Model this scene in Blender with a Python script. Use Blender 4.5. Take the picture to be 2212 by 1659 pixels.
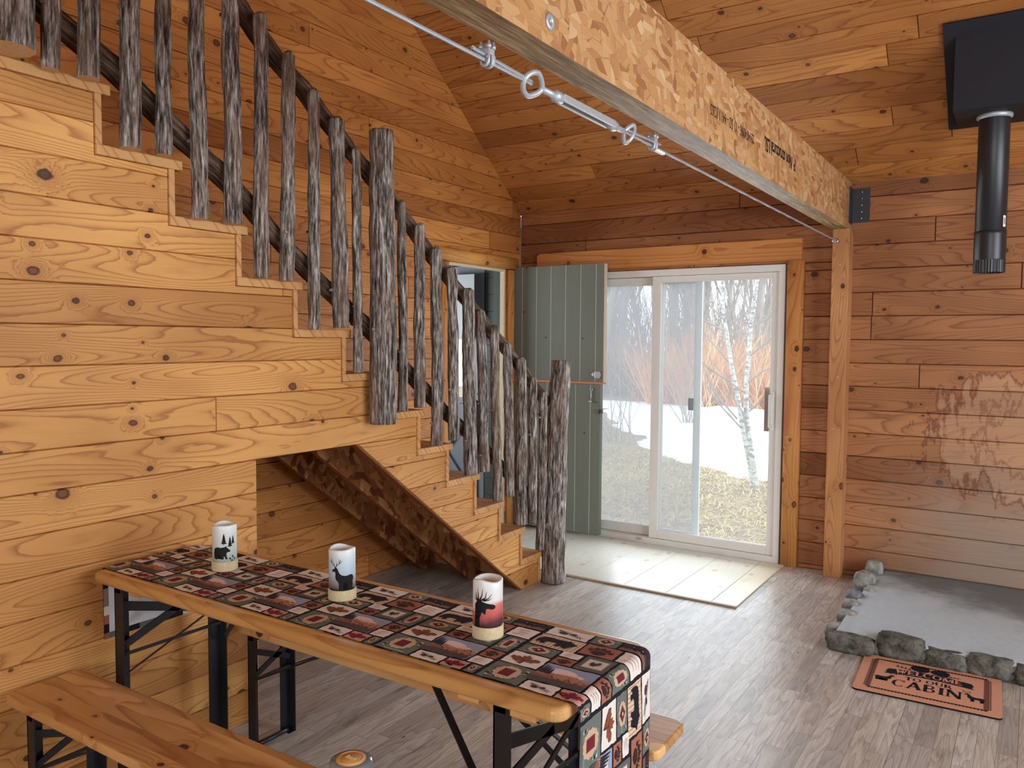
import bpy, bmesh, math, random
from mathutils import Vector, Matrix, noise
R_ = math.radians
S = bpy.context.scene
C = S.collection
for o in list(bpy.data.objects): bpy.data.objects.remove(o)
rnd = random.Random(7)

# ------------------------------------------------------------------ camera, world, lights, exposure
YAW, PITCH, ROLL, FPX = 0.577863908, 0.0554180312, 0.0066414997, 1729.258
cam = bpy.data.cameras.new('camera'); camo = bpy.data.objects.new('camera', cam); C.objects.link(camo)
cam.sensor_fit = 'HORIZONTAL'; cam.sensor_width = 36.0; cam.lens = 36.0 * FPX / 2212
cam.clip_start = 0.02; cam.clip_end = 300
_f = Vector((-math.sin(YAW) * math.cos(PITCH), math.cos(YAW) * math.cos(PITCH), -math.sin(PITCH)))
_r = Vector((math.cos(YAW), math.sin(YAW), 0)); _u = _r.cross(_f)
_r2 = _r * math.cos(ROLL) + _u * math.sin(ROLL); _u2 = -_r * math.sin(ROLL) + _u * math.cos(ROLL)
camo.matrix_world = Matrix(((_r2.x, _u2.x, -_f.x, 0), (_r2.y, _u2.y, -_f.y, 0), (_r2.z, _u2.z, -_f.z, 1.55), (0, 0, 0, 1)))
S.camera = camo
S.view_settings.view_transform = 'Standard'
try: S.view_settings.look = 'None'
except Exception: pass
S.view_settings.exposure = 0.0; S.view_settings.gamma = 1.0; S.view_settings.use_curve_mapping = False

W = bpy.data.worlds.new('overcast_sky'); S.world = W; W.use_nodes = True
bg = W.node_tree.nodes['Background']; bg.inputs[0].default_value = (0.86, 0.93, 1.0, 1); bg.inputs[1].default_value = 3.0

def area(name, loc, rot, sx, sy, power, col):
    l = bpy.data.lights.new(name, 'AREA'); l.shape = 'RECTANGLE'; l.size = sx; l.size_y = sy
    l.energy = power; l.color = col
    o = bpy.data.objects.new(name, l); C.objects.link(o); o.location = loc; o.rotation_euler = rot
    o['kind'] = 'helper'
    return o
# daylight coming in at the windows behind and to the right of the camera
area('daylight_rear_window', (0.9, -3.15, 1.75), (R_(90), 0, 0), 3.0, 1.9, 122, (0.90, 0.96, 1.0))
area('daylight_right_window', (3.15, 2.4, 1.7), (0, R_(90), 0), 1.7, 3.0, 150, (0.86, 0.94, 1.0))
area('daylight_patio_door', (-2.05, 5.50, 1.12), (R_(-90), 0, 0), 1.2, 1.9, 30, (0.80, 0.91, 1.0))
area('mudroom_fill_light', (-5.65, 4.4, 1.5), (0, R_(-90), 0), 1.0, 1.0, 70, (0.88, 0.95, 1.0))  # added fill lamp inside the mudroom; no window opens in that wall

# ------------------------------------------------------------------ helpers
def c(r, g, b):
    f = lambda v: (v / 255 / 12.92) if v / 255 <= 0.04045 else ((v / 255 + 0.055) / 1.055) ** 2.4
    return (f(r), f(g), f(b), 1.0)

class G:
    def __init__(s, name):
        s.m = bpy.data.materials.new(name); s.m.use_nodes = True; s.nt = s.m.node_tree
        s.b = s.nt.nodes['Principled BSDF']; s.out = s.nt.nodes['Material Output']
    def n(s, t, **k):
        x = s.nt.nodes.new(t)
        for a, v in k.items(): setattr(x, a, v)
        return x
    def put(s, sock, v):
        if isinstance(v, bpy.types.NodeSocket): s.nt.links.new(v, sock)
        elif v is not None: sock.default_value = v
    def math(s, op, a, b=None, d=None, clamp=False):
        x = s.n('ShaderNodeMath', operation=op, use_clamp=clamp)
        s.put(x.inputs[0], a); s.put(x.inputs[1], b); s.put(x.inputs[2], d); return x.outputs[0]
    def add(s, a, b): return s.math('ADD', a, b)
    def sub(s, a, b): return s.math('SUBTRACT', a, b)
    def mul(s, a, b): return s.math('MULTIPLY', a, b)
    def vec(s, x, y, z=0.0):
        k = s.n('ShaderNodeCombineXYZ'); s.put(k.inputs[0], x); s.put(k.inputs[1], y); s.put(k.inputs[2], z); return k.outputs[0]
    def sep(s, v):
        k = s.n('ShaderNodeSeparateXYZ'); s.put(k.inputs[0], v); return k.outputs[0], k.outputs[1], k.outputs[2]
    def vmul(s, v, t):
        k = s.n('ShaderNodeVectorMath', operation='MULTIPLY'); s.put(k.inputs[0], v); s.put(k.inputs[1], t); return k.outputs[0]
    def vadd(s, v, t):
        k = s.n('ShaderNodeVectorMath', operation='ADD'); s.put(k.inputs[0], v); s.put(k.inputs[1], t); return k.outputs[0]
    def noise(s, v, scale=1.0, detail=2.0, rough=0.5, dist=0.0, col=False):
        k = s.n('ShaderNodeTexNoise'); s.put(k.inputs['Vector'], v); k.inputs['Scale'].default_value = scale
        k.inputs['Detail'].default_value = detail; k.inputs['Roughness'].default_value = rough; k.inputs['Distortion'].default_value = dist
        return k.outputs[1] if col else k.outputs[0]
    def white(s, v, dim='2D'):
        k = s.n('ShaderNodeTexWhiteNoise', noise_dimensions=dim)
        s.put(k.inputs['W' if dim == '1D' else 'Vector'], v); return k
    def vor(s, v, scale=1.0, feature='F1', rand=1.0, dims='2D'):
        k = s.n('ShaderNodeTexVoronoi', feature=feature, voronoi_dimensions=dims); s.put(k.inputs['Vector'], v)
        k.inputs['Scale'].default_value = scale; k.inputs['Randomness'].default_value = rand; return k
    def mix(s, f, a, b, mode='MIX'):
        k = s.n('ShaderNodeMix', data_type='RGBA', blend_type=mode); s.put(k.inputs[0], f); s.put(k.inputs[6], a); s.put(k.inputs[7], b); return k.outputs[2]
    def ramp(s, f, stops):
        k = s.n('ShaderNodeValToRGB'); s.put(k.inputs[0], f); e = k.color_ramp.elements
        while len(e) < len(stops): e.new(0.5)
        for i, (p, cc) in enumerate(stops): e[i].position = p; e[i].color = cc
        return k.outputs[0]
    def smooth(s, x, a, b):
        k = s.n('ShaderNodeMapRange', interpolation_type='SMOOTHSTEP'); s.put(k.inputs[0], x); k.inputs[1].default_value = a; k.inputs[2].default_value = b; return k.outputs[0]
    def attr(s, name): return s.n('ShaderNodeAttribute', attribute_name=name)
    def uv(s): return s.n('ShaderNodeUVMap', uv_map='UVMap').outputs[0]
    def obj(s): return s.n('ShaderNodeTexCoord').outputs['Object']
    def pos(s): return s.n('ShaderNodeNewGeometry').outputs['Position']
    def bump(s, h, strength=0.3, dist=0.01):
        k = s.n('ShaderNodeBump'); k.inputs['Strength'].default_value = strength; k.inputs['Distance'].default_value = dist
        s.put(k.inputs['Height'], h); s.put(s.b.inputs['Normal'], k.outputs[0])
    def fin(s, col, rough=0.5, spec=0.4, metal=0.0):
        s.put(s.b.inputs['Base Color'], col); s.put(s.b.inputs['Roughness'], rough)
        s.put(s.b.inputs['Specular IOR Level'], spec); s.put(s.b.inputs['Metallic'], metal); return s.m

def plain(name, col, rough=0.5, spec=0.4, metal=0.0, var=0.12, scale=30, bump=0.0):
    g = G(name); n = g.noise(g.obj(), scale, 3)
    k = g.mix(n, tuple(v * (1 - var) for v in col[:3]) + (1,), tuple(min(1, v * (1 + var)) for v in col[:3]) + (1,))
    if bump: g.bump(n, bump, 0.004)
    return g.fin(k, rough, spec, metal)

def pine(name, light, dark, knotc=(0.045, 0.017, 0.008, 1), coords='uv', strips=None, rings=13.0, knots=0.5, rough=0.5, spec=0.35, stain=False, gsc=1.0, kscale=1.0, tonevar=0.55):
    g = G(name)
    if coords == 'uv':
        u, v, _ = g.sep(g.uv()); tone = g.attr('tone').outputs['Fac']
    else:
        ax = 'XYZ'.index(coords); p = g.sep(g.obj()); u = p[ax]
        v = g.add(p[(ax + 1) % 3], g.mul(p[(ax + 2) % 3], 0.8)); tone = 0.5
        if strips:
            row = g.math('FLOOR', g.math('DIVIDE', p[strips[0]], strips[1])); wn = g.white(row, '1D')
            tone = wn.outputs[0]; u = g.add(u, g.mul(tone, 31.0)); v = g.add(v, g.mul(tone, 17.0))
    # knots: sparse points, round in metres
    ku, kv = 2.6 * kscale, 8.0 * kscale
    kn = g.vor(g.vec(g.mul(u, ku), g.mul(v, kv)), 1.0)
    px, py, _ = g.sep(kn.outputs['Position'])
    du = g.math('DIVIDE', g.sub(px, g.mul(u, ku)), ku * 1.35); dv = g.math('DIVIDE', g.sub(py, g.mul(v, kv)), kv)
    d = g.math('SQRT', g.add(g.mul(du, du), g.mul(dv, dv)))
    d = g.mul(d, g.add(0.65, g.mul(g.noise(g.vec(g.mul(u, 45), g.mul(v, 60)), 1.0, 2), 0.7)))
    cr, cg, cb = g.sep(kn.outputs['Color'])
    on = g.math('GREATER_THAN', cr, 1.0 - knots)
    size = g.add(0.0038, g.mul(g.mul(cg, cg), 0.0120))
    kd = g.math('DIVIDE', d, size)
    near = g.mul(on, g.math('POWER', 2.718, g.mul(g.mul(kd, kd), -0.16)))
    core = g.mul(on, g.sub(1.0, g.smooth(kd, 0.75, 1.25)))
    h = g.noise(g.vec(g.mul(u, 0.62 * gsc), g.mul(v, 5.2 * gsc)), 1.0, 1.0, 0.4)
    h2 = g.noise(g.vec(g.mul(u, 7.0), g.mul(v, 34.0)), 1.0, 2.0, 0.5)
    hh = g.add(g.add(h, g.mul(h2, 0.020)), g.mul(near, 0.15))
    t = g.math('FRACT', g.mul(hh, rings))
    late = g.math('POWER', t, 6.0)
    soft = g.sub(1.0, g.smooth(t, 0.0, 0.10))
    line = g.math('MAXIMUM', late, g.mul(soft, 0.9))
    fib = g.noise(g.vec(g.mul(u, 5.0), g.mul(v, 240.0)), 1.0, 3.0, 0.6)
    vary = g.noise(g.vec(g.mul(u, 1.3), g.mul(v, 3.0)), 1.0, 2.0)
    mid = tuple(0.55 * a + 0.45 * b for a, b in zip(light, dark))
    col = g.mix(g.smooth(vary, 0.3, 0.75), light, mid)
    col = g.mix(g.mul(line, 0.70), col, dark)
    col = g.mix(g.mul(g.sub(fib, 0.5), 0.55), col, dark)
    col = g.mix(g.mul(near, 0.35), col, dark)
    ring = g.mul(on, g.mul(g.smooth(kd, 0.55, 0.85), g.sub(1.0, g.smooth(kd, 1.0, 1.35))))
    col = g.mix(g.mul(core, 0.88), col, g.mix(g.math('GREATER_THAN', cb, 0.6), knotc, tuple(0.6 * a for a in dark)))
    col = g.mix(g.mul(ring, 0.8), col, knotc)
    tb = g.add(1.0 - tonevar / 2, g.mul(tone, tonevar))
    col = g.mix(1.0, col, g.vec(tb, g.math('POWER', tb, 1.25), g.math('POWER', tb, 1.5)), 'MULTIPLY')
    if stain:
        x, y, z = g.sep(g.pos()); nn = g.noise(g.vec(g.mul(x, 5.5), g.mul(z, 3.5)), 1.0, 5.0, 0.62)
        n2 = g.noise(g.vec(g.mul(x, 14.0), g.mul(z, 1.7)), 1.0, 4.0, 0.6)
        # wash marks: rain that has run down the boards, a scrubbed pale area with dark tide lines
        bx = g.math('DIVIDE', g.sub(x, -0.02), 0.60); bz = g.math('DIVIDE', g.sub(z, 0.98), 0.44)
        rr = g.math('SQRT', g.add(g.mul(bx, bx), g.mul(bz, bz)))
        fld = g.add(rr, g.add(g.mul(g.sub(nn, 0.5), 1.5), g.mul(g.sub(n2, 0.5), 0.9)))
        inside = g.sub(1.0, g.smooth(fld, 0.80, 0.86))
        edge = g.math('MAXIMUM', g.mul(g.smooth(fld, 0.70, 0.84), g.sub(1.0, g.smooth(fld, 0.85, 0.89))), g.mul(0.7, g.mul(g.smooth(fld, 0.38, 0.48), g.sub(1.0, g.smooth(fld, 0.49, 0.53)))))
        grey = g.mul(g.smooth(g.add(g.mul(z, -1.0), g.mul(nn, 0.5)), -0.72, -0.05), g.smooth(g.add(x, g.mul(nn, 0.6)), -0.75, 0.15))
        col = g.mix(g.mul(grey, 0.72), col, c(158, 148, 136))
        col = g.mix(g.mul(inside, 0.32), col, c(214, 178, 146))
        col = g.mix(g.mul(edge, 0.7), col, c(112, 60, 34))
    g.bump(g.add(g.mul(line, 0.4), g.mul(fib, 0.5)), 0.10, 0.002)
    return g.fin(col, g.add(rough, g.mul(fib, 0.12)), spec)

# ------------------------------------------------------------------ materials
M = {}
M['pine_stair'] = pine('pine_stair', c(216, 160, 92), c(138, 76, 32), rings=34, knots=0.62)  # same pine as gable and ceiling; its brighter light is put into the tint
M['pine_gable'] = pine('pine_gable', c(202, 136, 70), c(132, 68, 27), rings=26, knots=0.6)  # same pine, darkened: dimmer light high on the gable is in the tint
M['pine_ceiling'] = pine('pine_ceiling', c(188, 126, 66), c(124, 66, 28), rings=22, knots=0.62)  # same pine again, darkest tint: shade under the roof painted in
M['pine_back'] = pine('pine_back', c(178, 122, 78), c(116, 66, 38), rings=22, knots=0.6, stain=True, tonevar=0.7)
M['pine_trim'] = pine('pine_trim', c(206, 142, 78), c(152, 86, 40), coords='X', rings=14, knots=0.35)
M['pine_post'] = pine('pine_post', c(204, 148, 96), c(146, 86, 46), coords='Z', rings=18, knots=0.5, gsc=1.3)
M['pine_casing'] = pine('pine_casing', c(214, 152, 88), c(162, 92, 44), coords='Z', rings=12, knots=0.9, kscale=1.4)
M['pine_casing_y'] = pine('pine_casing_y', c(216, 156, 80), c(162, 92, 38), coords='Y', rings=14, knots=0.6)
M['pine_tread'] = pine('pine_tread', c(216, 166, 108), c(152, 94, 50), coords='X', rings=14, knots=0.3)
M['pine_table'] = pine('pine_table', c(214, 168, 104), c(164, 106, 54), coords='X', rings=12, knots=0.55, rough=0.22, spec=0.5, strips=(1, 0.11), tonevar=0.35)
M['pine_bench'] = pine('pine_bench', c(224, 176, 116), c(156, 96, 48), coords='X', rings=14, knots=0.75, kscale=1.3, rough=0.25, spec=0.5, strips=(1, 0.052), tonevar=0.5)
M['green_plank'] = None

def mat_bark():
    g = G('cedar_bark'); lc = g.attr('lc').outputs['Vector']
    a = g.noise(g.vmul(lc, (85, 85, 9)), 1.0, 5.0, 0.65, 0.3); b = g.noise(g.vmul(lc, (14, 14, 3)), 1.0, 3.0)
    d = g.noise(g.vmul(lc, (200, 200, 30)), 1.0, 3.0, 0.6)
    f = g.add(g.mul(a, 0.75), g.mul(d, 0.25))
    col = g.ramp(f, [(0.38, c(38, 33, 31)), (0.465, c(104, 94, 88)), (0.54, c(158, 149, 142)), (0.64, c(224, 219, 214))])
    col = g.mix(g.mul(g.smooth(b, 0.45, 0.75), 0.6), col, g.mix(f, c(92, 68, 54), c(178, 148, 124)))
    g.bump(f, 1.0, 0.02); return g.fin(col, 0.85, 0.15)
M['bark'] = mat_bark()
def mat_bark2():
    g = G('weathered_rail_bark'); lc = g.attr('lc').outputs['Vector']
    a = g.noise(g.vmul(lc, (70, 70, 7)), 1.0, 5.0, 0.65, 0.3); d = g.noise(g.vmul(lc, (180, 180, 14)), 1.0, 3.0, 0.6)
    f = g.add(g.mul(a, 0.7), g.mul(d, 0.3))
    col = g.ramp(f, [(0.36, c(34, 26, 22)), (0.47, c(84, 66, 54)), (0.58, c(124, 104, 88)), (0.72, c(176, 158, 138))])
    g.bump(f, 0.95, 0.012); return g.fin(col, 0.85, 0.15)
M['bark_rail'] = mat_bark2()
M['endgrain'] = plain('cut_end_grain', c(196, 160, 120), 0.7, 0.2, var=0.2, scale=60)
M['knot_wood'] = plain('branch_knot', c(168, 110, 66), 0.6, 0.2, var=0.3, scale=80)

def mat_osb(name, bright=1.0, rot=0.0, sc=1.0, pal=None):
    g = G(name); p = g.obj(); x, y, z = g.sep(p)
    pal = pal or [c(150, 100, 64), c(184, 136, 86), c(196, 150, 100), c(202, 160, 112), c(174, 122, 78), c(212, 178, 134)]
    q = g.vec(y, g.add(z, g.mul(x, 1.0)))
    wob = g.vmul(g.vadd(g.noise(q, 9.0, 2, col=True), (-0.5, -0.5, -0.5)), (0.014, 0.014, 0))
    q = g.vadd(q, wob)
    cols, edges = [], []
    for i, (ang, sx, sy) in enumerate([(0.5, 9, 30), (-0.75, 10, 28), (1.3, 13, 36), (0.05, 16, 50)]):
        r = g.n('ShaderNodeVectorRotate', rotation_type='Z_AXIS'); g.put(r.inputs['Vector'], q); r.inputs['Angle'].default_value = ang + rot
        w = g.vmul(g.vadd(r.outputs[0], (i * 3.7, i * 1.9, 0)), (sx * sc, sy * sc, 1))
        v = g.vor(w, 1.0); e = g.vor(w, 1.0, 'DISTANCE_TO_EDGE')
        cr, cg, cb = g.sep(v.outputs['Color'])
        fibre = g.noise(g.vmul(w, (1.2, 14, 1)), 1.0, 3)
        k = g.ramp(cr, [(0.0, pal[0]), (0.2, pal[1]), (0.42, pal[2]), (0.62, pal[3]), (0.82, pal[4]), (1.0, pal[5])])
        k = g.mix(g.mul(g.sub(fibre, 0.35), 0.55), k, pal[0])
        k = g.mix(g.mul(g.sub(1.0, g.smooth(e.outputs[0], 0.0, 0.035)), 0.55), k, c(92, 56, 30))
        cols.append((k, cg, e.outputs[0]))
    col = cols[0][0]; ht = cols[0][1]
    for k, cg, e in cols[1:]:
        m = g.math('GREATER_THAN', cg, 0.62)
        col = g.mix(m, col, k); ht = g.add(g.mul(ht, 0.5), g.mul(cg, 0.5))
    g.bump(ht, 0.35, 0.004)
    return g.fin(col, 0.55, 0.3)
M['osb'] = mat_osb('strand_lumber_face')
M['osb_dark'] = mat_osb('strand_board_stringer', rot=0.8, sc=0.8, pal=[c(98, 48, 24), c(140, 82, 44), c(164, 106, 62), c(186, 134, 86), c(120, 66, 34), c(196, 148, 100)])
def mat_lvl():
    g = G('strand_lumber_edge'); x, y, z = g.sep(g.obj())
    a = g.noise(g.vec(g.mul(x, 220), g.mul(y, 9), g.mul(z, 220)), 1.0, 4, 0.6); b = g.noise(g.vec(g.mul(x, 60), g.mul(y, 4), g.mul(z, 60)), 1.0, 3)
    col = g.ramp(g.add(g.mul(a, 0.6), g.mul(b, 0.4)), [(0.33, c(88, 66, 42)), (0.5, c(150, 122, 84)), (0.66, c(198, 172, 128))])
    g.bump(a, 0.25, 0.003); return g.fin(col, 0.6, 0.3)
M['lvl_edge'] = mat_lvl()

def mat_floor():
    g = G('grey_brown_laminate'); x, y, z = g.sep(g.pos())
    w = 0.068
    row = g.math('FLOOR', g.math('DIVIDE', x, w)); ro = g.white(row, '1D').outputs[0]
    ln = g.add(0.42, g.mul(ro, 0.35)); yy = g.math('DIVIDE', g.add(y, g.mul(ro, 5.0)), ln)
    seg = g.math('FLOOR', yy); wn = g.white(g.vec(row, seg)); r1 = wn.outputs[0]; cr, cg, cb = g.sep(wn.outputs[1])
    gx = g.math('ABSOLUTE', g.sub(g.math('FRACT', g.math('DIVIDE', x, w)), 0.5)); gy = g.math('ABSOLUTE', g.sub(g.math('FRACT', yy), 0.5))
    wide = g.math('ABSOLUTE', g.sub(g.math('FRACT', g.math('DIVIDE', x, w * 3)), 0.5))
    gap = g.math('MAXIMUM', g.smooth(gx, 0.475, 0.5), g.smooth(gy, 0.4965, 0.5))
    gap = g.math('MAXIMUM', g.mul(gap, 0.75), g.smooth(wide, 0.489, 0.5))
    q = g.vec(g.add(x, g.mul(cr, 20)), g.add(y, g.mul(cg, 20)))
    h = g.noise(g.vmul(q, (9, 1.1, 1)), 1.0, 2, 0.5); t = g.math('FRACT', g.mul(h, 12)); line = g.math('POWER', t, 2.5)
    fib = g.noise(g.vmul(q, (240, 7, 1)), 1.0, 4, 0.6); big = g.noise(g.vmul(q, (16, 3.5, 1)), 1.0, 4, 0.6)
    col = g.ramp(r1, [(0, c(160, 154, 148)), (0.35, c(196, 192, 186)), (0.7, c(210, 204, 195)), (1, c(184, 174, 162))])
    col = g.mix(g.mul(line, 0.5), col, c(120, 108, 98)); col = g.mix(g.mul(g.smooth(fib, 0.38, 0.7), 0.55), col, c(132, 120, 110))
    col = g.mix(g.mul(g.smooth(big, 0.54, 0.74), 0.62), col, c(104, 88, 76))
    nk = g.vor(g.vmul(q, (4.2, 2.0, 1)), 1.0); nx, ny, nz = g.sep(nk.outputs['Position']); qx, qy, _ = g.sep(g.vmul(q, (4.2, 2.0, 1)))
    d = g.add(g.math('ABSOLUTE', g.mul(g.sub(nx, qx), 26.0)), g.math('ABSOLUTE', g.mul(g.sub(ny, qy), 16.0)))
    d = g.add(d, g.mul(big, 0.8)); nr, ng, nb = g.sep(nk.outputs['Color'])
    knot = g.mul(g.math('GREATER_THAN', nr, 0.62), g.sub(1.0, g.smooth(d, 0.7, 1.05)))
    col = g.mix(g.mul(knot, 0.85), col, c(44, 38, 36))
    col = g.mix(g.mul(gap, 0.8), col, c(82, 70, 62))
    g.bump(g.sub(g.mul(fib, 0.4), gap), 0.18, 0.002)
    return g.fin(col, g.add(0.30, g.mul(fib, 0.16)), 0.5)
M['floor'] = mat_floor()
def mat_entry():
    g = G('pale_plywood_plank'); u, v, _ = g.sep(g.uv()); tone = g.attr('tone').outputs['Fac']
    q = g.vec(u, v); h = g.noise(g.vmul(q, (2.0, 9, 1)), 1.0, 2, 0.5, 0.6); t = g.math('FRACT', g.mul(h, 16)); line = g.math('POWER', t, 3)
    blot = g.noise(g.vmul(q, (3, 6, 1)), 1.0, 4, 0.6)
    col = g.ramp(tone, [(0, c(196, 196, 190)), (0.5, c(206, 202, 190)), (1, c(214, 202, 174))])
    col = g.mix(g.mul(line, 0.22), col, c(150, 142, 132)); col = g.mix(g.mul(g.smooth(blot, 0.6, 0.7), 0.4), col, c(172, 162, 148))
    kn = g.vor(g.vmul(q, (3.0, 5.0, 1)), 1.0); kr, kg, kb = g.sep(kn.outputs['Color'])
    col = g.mix(g.mul(g.math('GREATER_THAN', kr, 0.6), g.mul(g.sub(1.0, g.smooth(kn.outputs[0], 0.06, 0.10)), 0.45)), col, c(140, 128, 112))
    g.bump(line, 0.08, 0.002); return g.fin(col, 0.33, 0.5)
M['entry'] = mat_entry()
M['entry_strip'] = plain('worn_threshold_strip', c(170, 152, 128), 0.4, 0.4)
M['white_vinyl'] = plain('white_vinyl', c(226, 224, 218), 0.35, 0.5, var=0.04, scale=8)
M['screen_frame'] = plain('white_aluminium', c(214, 222, 226), 0.35, 0.5, var=0.03)
M['dark_bronze'] = plain('dark_brown_plastic', c(62, 48, 44), 0.5)
M['handle_wood'] = plain('brown_handle_wood', c(122, 78, 54), 0.6, var=0.2)
M['steel'] = plain('galvanized_steel', c(186, 192, 198), 0.42, 0.5, 0.45, var=0.2, scale=90)
M['steel_cable'] = plain('steel_cable_wire', c(170, 176, 182), 0.4, 0.5, 0.45, var=0.1)
M['chrome'] = plain('bright_zinc', c(214, 216, 220), 0.16, 0.5, 1.0, var=0.05)
M['black_metal'] = plain('black_painted_metal', c(30, 30, 34), 0.42, 0.45, 0.0, var=0.1)
M['hanger_metal'] = plain('dark_steel_bracket', c(66, 68, 72), 0.5, 0.4, 0.4, var=0.15)
M['black_box'] = plain('black_box_enamel', c(38, 38, 44), 0.62, 0.25, var=0.05, scale=300, bump=0.05)
M['black_pipe'] = plain('black_flue_enamel', c(34, 35, 38), 0.38, 0.5, var=0.08)
M['sticker'] = plain('white_sticker', c(236, 236, 236), 0.5, var=0.02)
M['ink'] = plain('black_ink', c(28, 28, 34), 0.7, 0.2, var=0.05)
M['ink_soft'] = plain('faded_ink', c(70, 56, 46), 0.7, 0.2, var=0.1)
M['door_edge'] = plain('bare_door_edge', c(206, 190, 160), 0.6, var=0.1)
M['orange_edge'] = plain('bare_cedar_edge', c(196, 124, 70), 0.6, var=0.15)
M['grey_door'] = plain('grey_storm_door', c(128, 132, 140), 0.45, var=0.03)
M['mud_wall'] = plain('dark_grey_green_boards', c(72, 78, 72), 0.6, var=0.1, scale=6)
M['white_board'] = plain('white_panel', c(186, 192, 194), 0.5, var=0.03)
def mat_green():
    g = G('grey_green_paint'); x, y, z = g.sep(g.obj())
    n = g.noise(g.vec(g.mul(x, 30), y, g.mul(z, 2)), 1.0, 4, 0.6); n2 = g.noise(g.obj(), 3.0, 2)
    col = g.mix(n, c(104, 110, 100), c(118, 124, 113)); col = g.mix(g.mul(n2, 0.35), col, c(100, 106, 97))
    kn = g.vor(g.vec(g.mul(x, 3.5), g.mul(z, 2.6)), 1.0); kr, kg, kb = g.sep(kn.outputs['Color'])
    px, py, _ = g.sep(kn.outputs['Position']); du = g.math('DIVIDE', g.sub(px, g.mul(x, 3.5)), 3.5); dv = g.math('DIVIDE', g.sub(py, g.mul(z, 2.6)), 2.6)
    d = g.math('SQRT', g.add(g.mul(du, du), g.mul(dv, dv)))
    col = g.mix(g.mul(g.math('GREATER_THAN', kr, 0.5), g.mul(g.sub(1.0, g.smooth(d, 0.007, 0.010)), 0.8)), col, c(54, 50, 42))
    return g.fin(col, 0.5, 0.35)
M['green'] = mat_green()
M['groove'] = plain('pale_groove_paint', c(178, 180, 168), 0.6, var=0.03)

def mat_glass(name, haze, tint=(0.97, 0.985, 0.98, 1)):
    g = G(name); nt = g.nt; nt.nodes.remove(g.b)
    tr = g.n('ShaderNodeBsdfTransparent'); tr.inputs[0].default_value = tint
    gl = g.n('ShaderNodeBsdfGlossy'); gl.inputs['Roughness'].default_value = 0.02
    tl = g.n('ShaderNodeBsdfTranslucent'); tl.inputs[0].default_value = (0.95, 0.97, 1, 1)
    fr = g.n('ShaderNodeFresnel'); fr.inputs[0].default_value = 1.45
    m1 = g.n('ShaderNodeMixShader'); m2 = g.n('ShaderNodeMixShader')
    m1.inputs[0].default_value = haze; g.put(m1.inputs[1], tr.outputs[0]); g.put(m1.inputs[2], tl.outputs[0])
    g.put(m2.inputs[0], g.mul(fr.outputs[0], 0.5)); g.put(m2.inputs[1], m1.outputs[0]); g.put(m2.inputs[2], gl.outputs[0])
    g.put(g.out.inputs[0], m2.outputs[0]); return g.m
M['glass'] = mat_glass('hazy_window_glass', 0.13)
M['screen'] = mat_glass('fine_insect_screen', 0.16, (0.80, 0.80, 0.82, 1))
def mat_jar():
    g = G('clear_jar_glass'); g.b.inputs['Transmission Weight'].default_value = 1.0; g.b.inputs['IOR'].default_value = 1.45
    return g.fin(c(232, 240, 242), 0.03, 0.5)
M['jar'] = mat_jar()

def mat_stone(name, a, b, sc):
    g = G(name); p = g.obj(); n = g.noise(p, sc, 6, 0.65, 0.4); n2 = g.noise(p, sc * 0.35, 3)
    col = g.mix(g.smooth(n, 0.3, 0.7), a, b); col = g.mix(g.mul(g.smooth(n2, 0.55, 0.75), 0.5), col, c(170, 172, 168))
    g.bump(n, 0.7, 0.02); return g.fin(col, 0.8, 0.25)
M['stone_dark'] = mat_stone('dark_field_stone', c(52, 53, 50), c(122, 120, 110), 22)
M['stone_light'] = mat_stone('pale_field_stone', c(118, 118, 112), c(176, 176, 170), 18)
M['stone_blue'] = mat_stone('blue_grey_field_stone', c(92, 98, 106), c(140, 144, 148), 18)
def mat_concrete():
    g = G('hearth_concrete'); x, y, z = g.sep(g.pos()); p = g.pos()
    n = g.noise(p, 4.0, 6, 0.65); n2 = g.noise(p, 26, 4, 0.6)
    soot = g.smooth(g.add(g.add(g.mul(g.sub(y, 4.88), 1.35), g.mul(x, 0.8)), g.mul(g.sub(n, 0.5), 1.5)), -0.3, 0.55)
    col = g.mix(n2, c(170, 184, 194), c(196, 208, 214)); col = g.mix(g.mul(soot, 0.78), col, c(84, 84, 82))
    g.bump(n2, 0.25, 0.004); return g.fin(col, 0.7, 0.3)
M['concrete'] = mat_concrete()
M['mortar'] = mat_stone('rough_mortar', c(132, 136, 136), c(176, 180, 180), 40)

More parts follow.
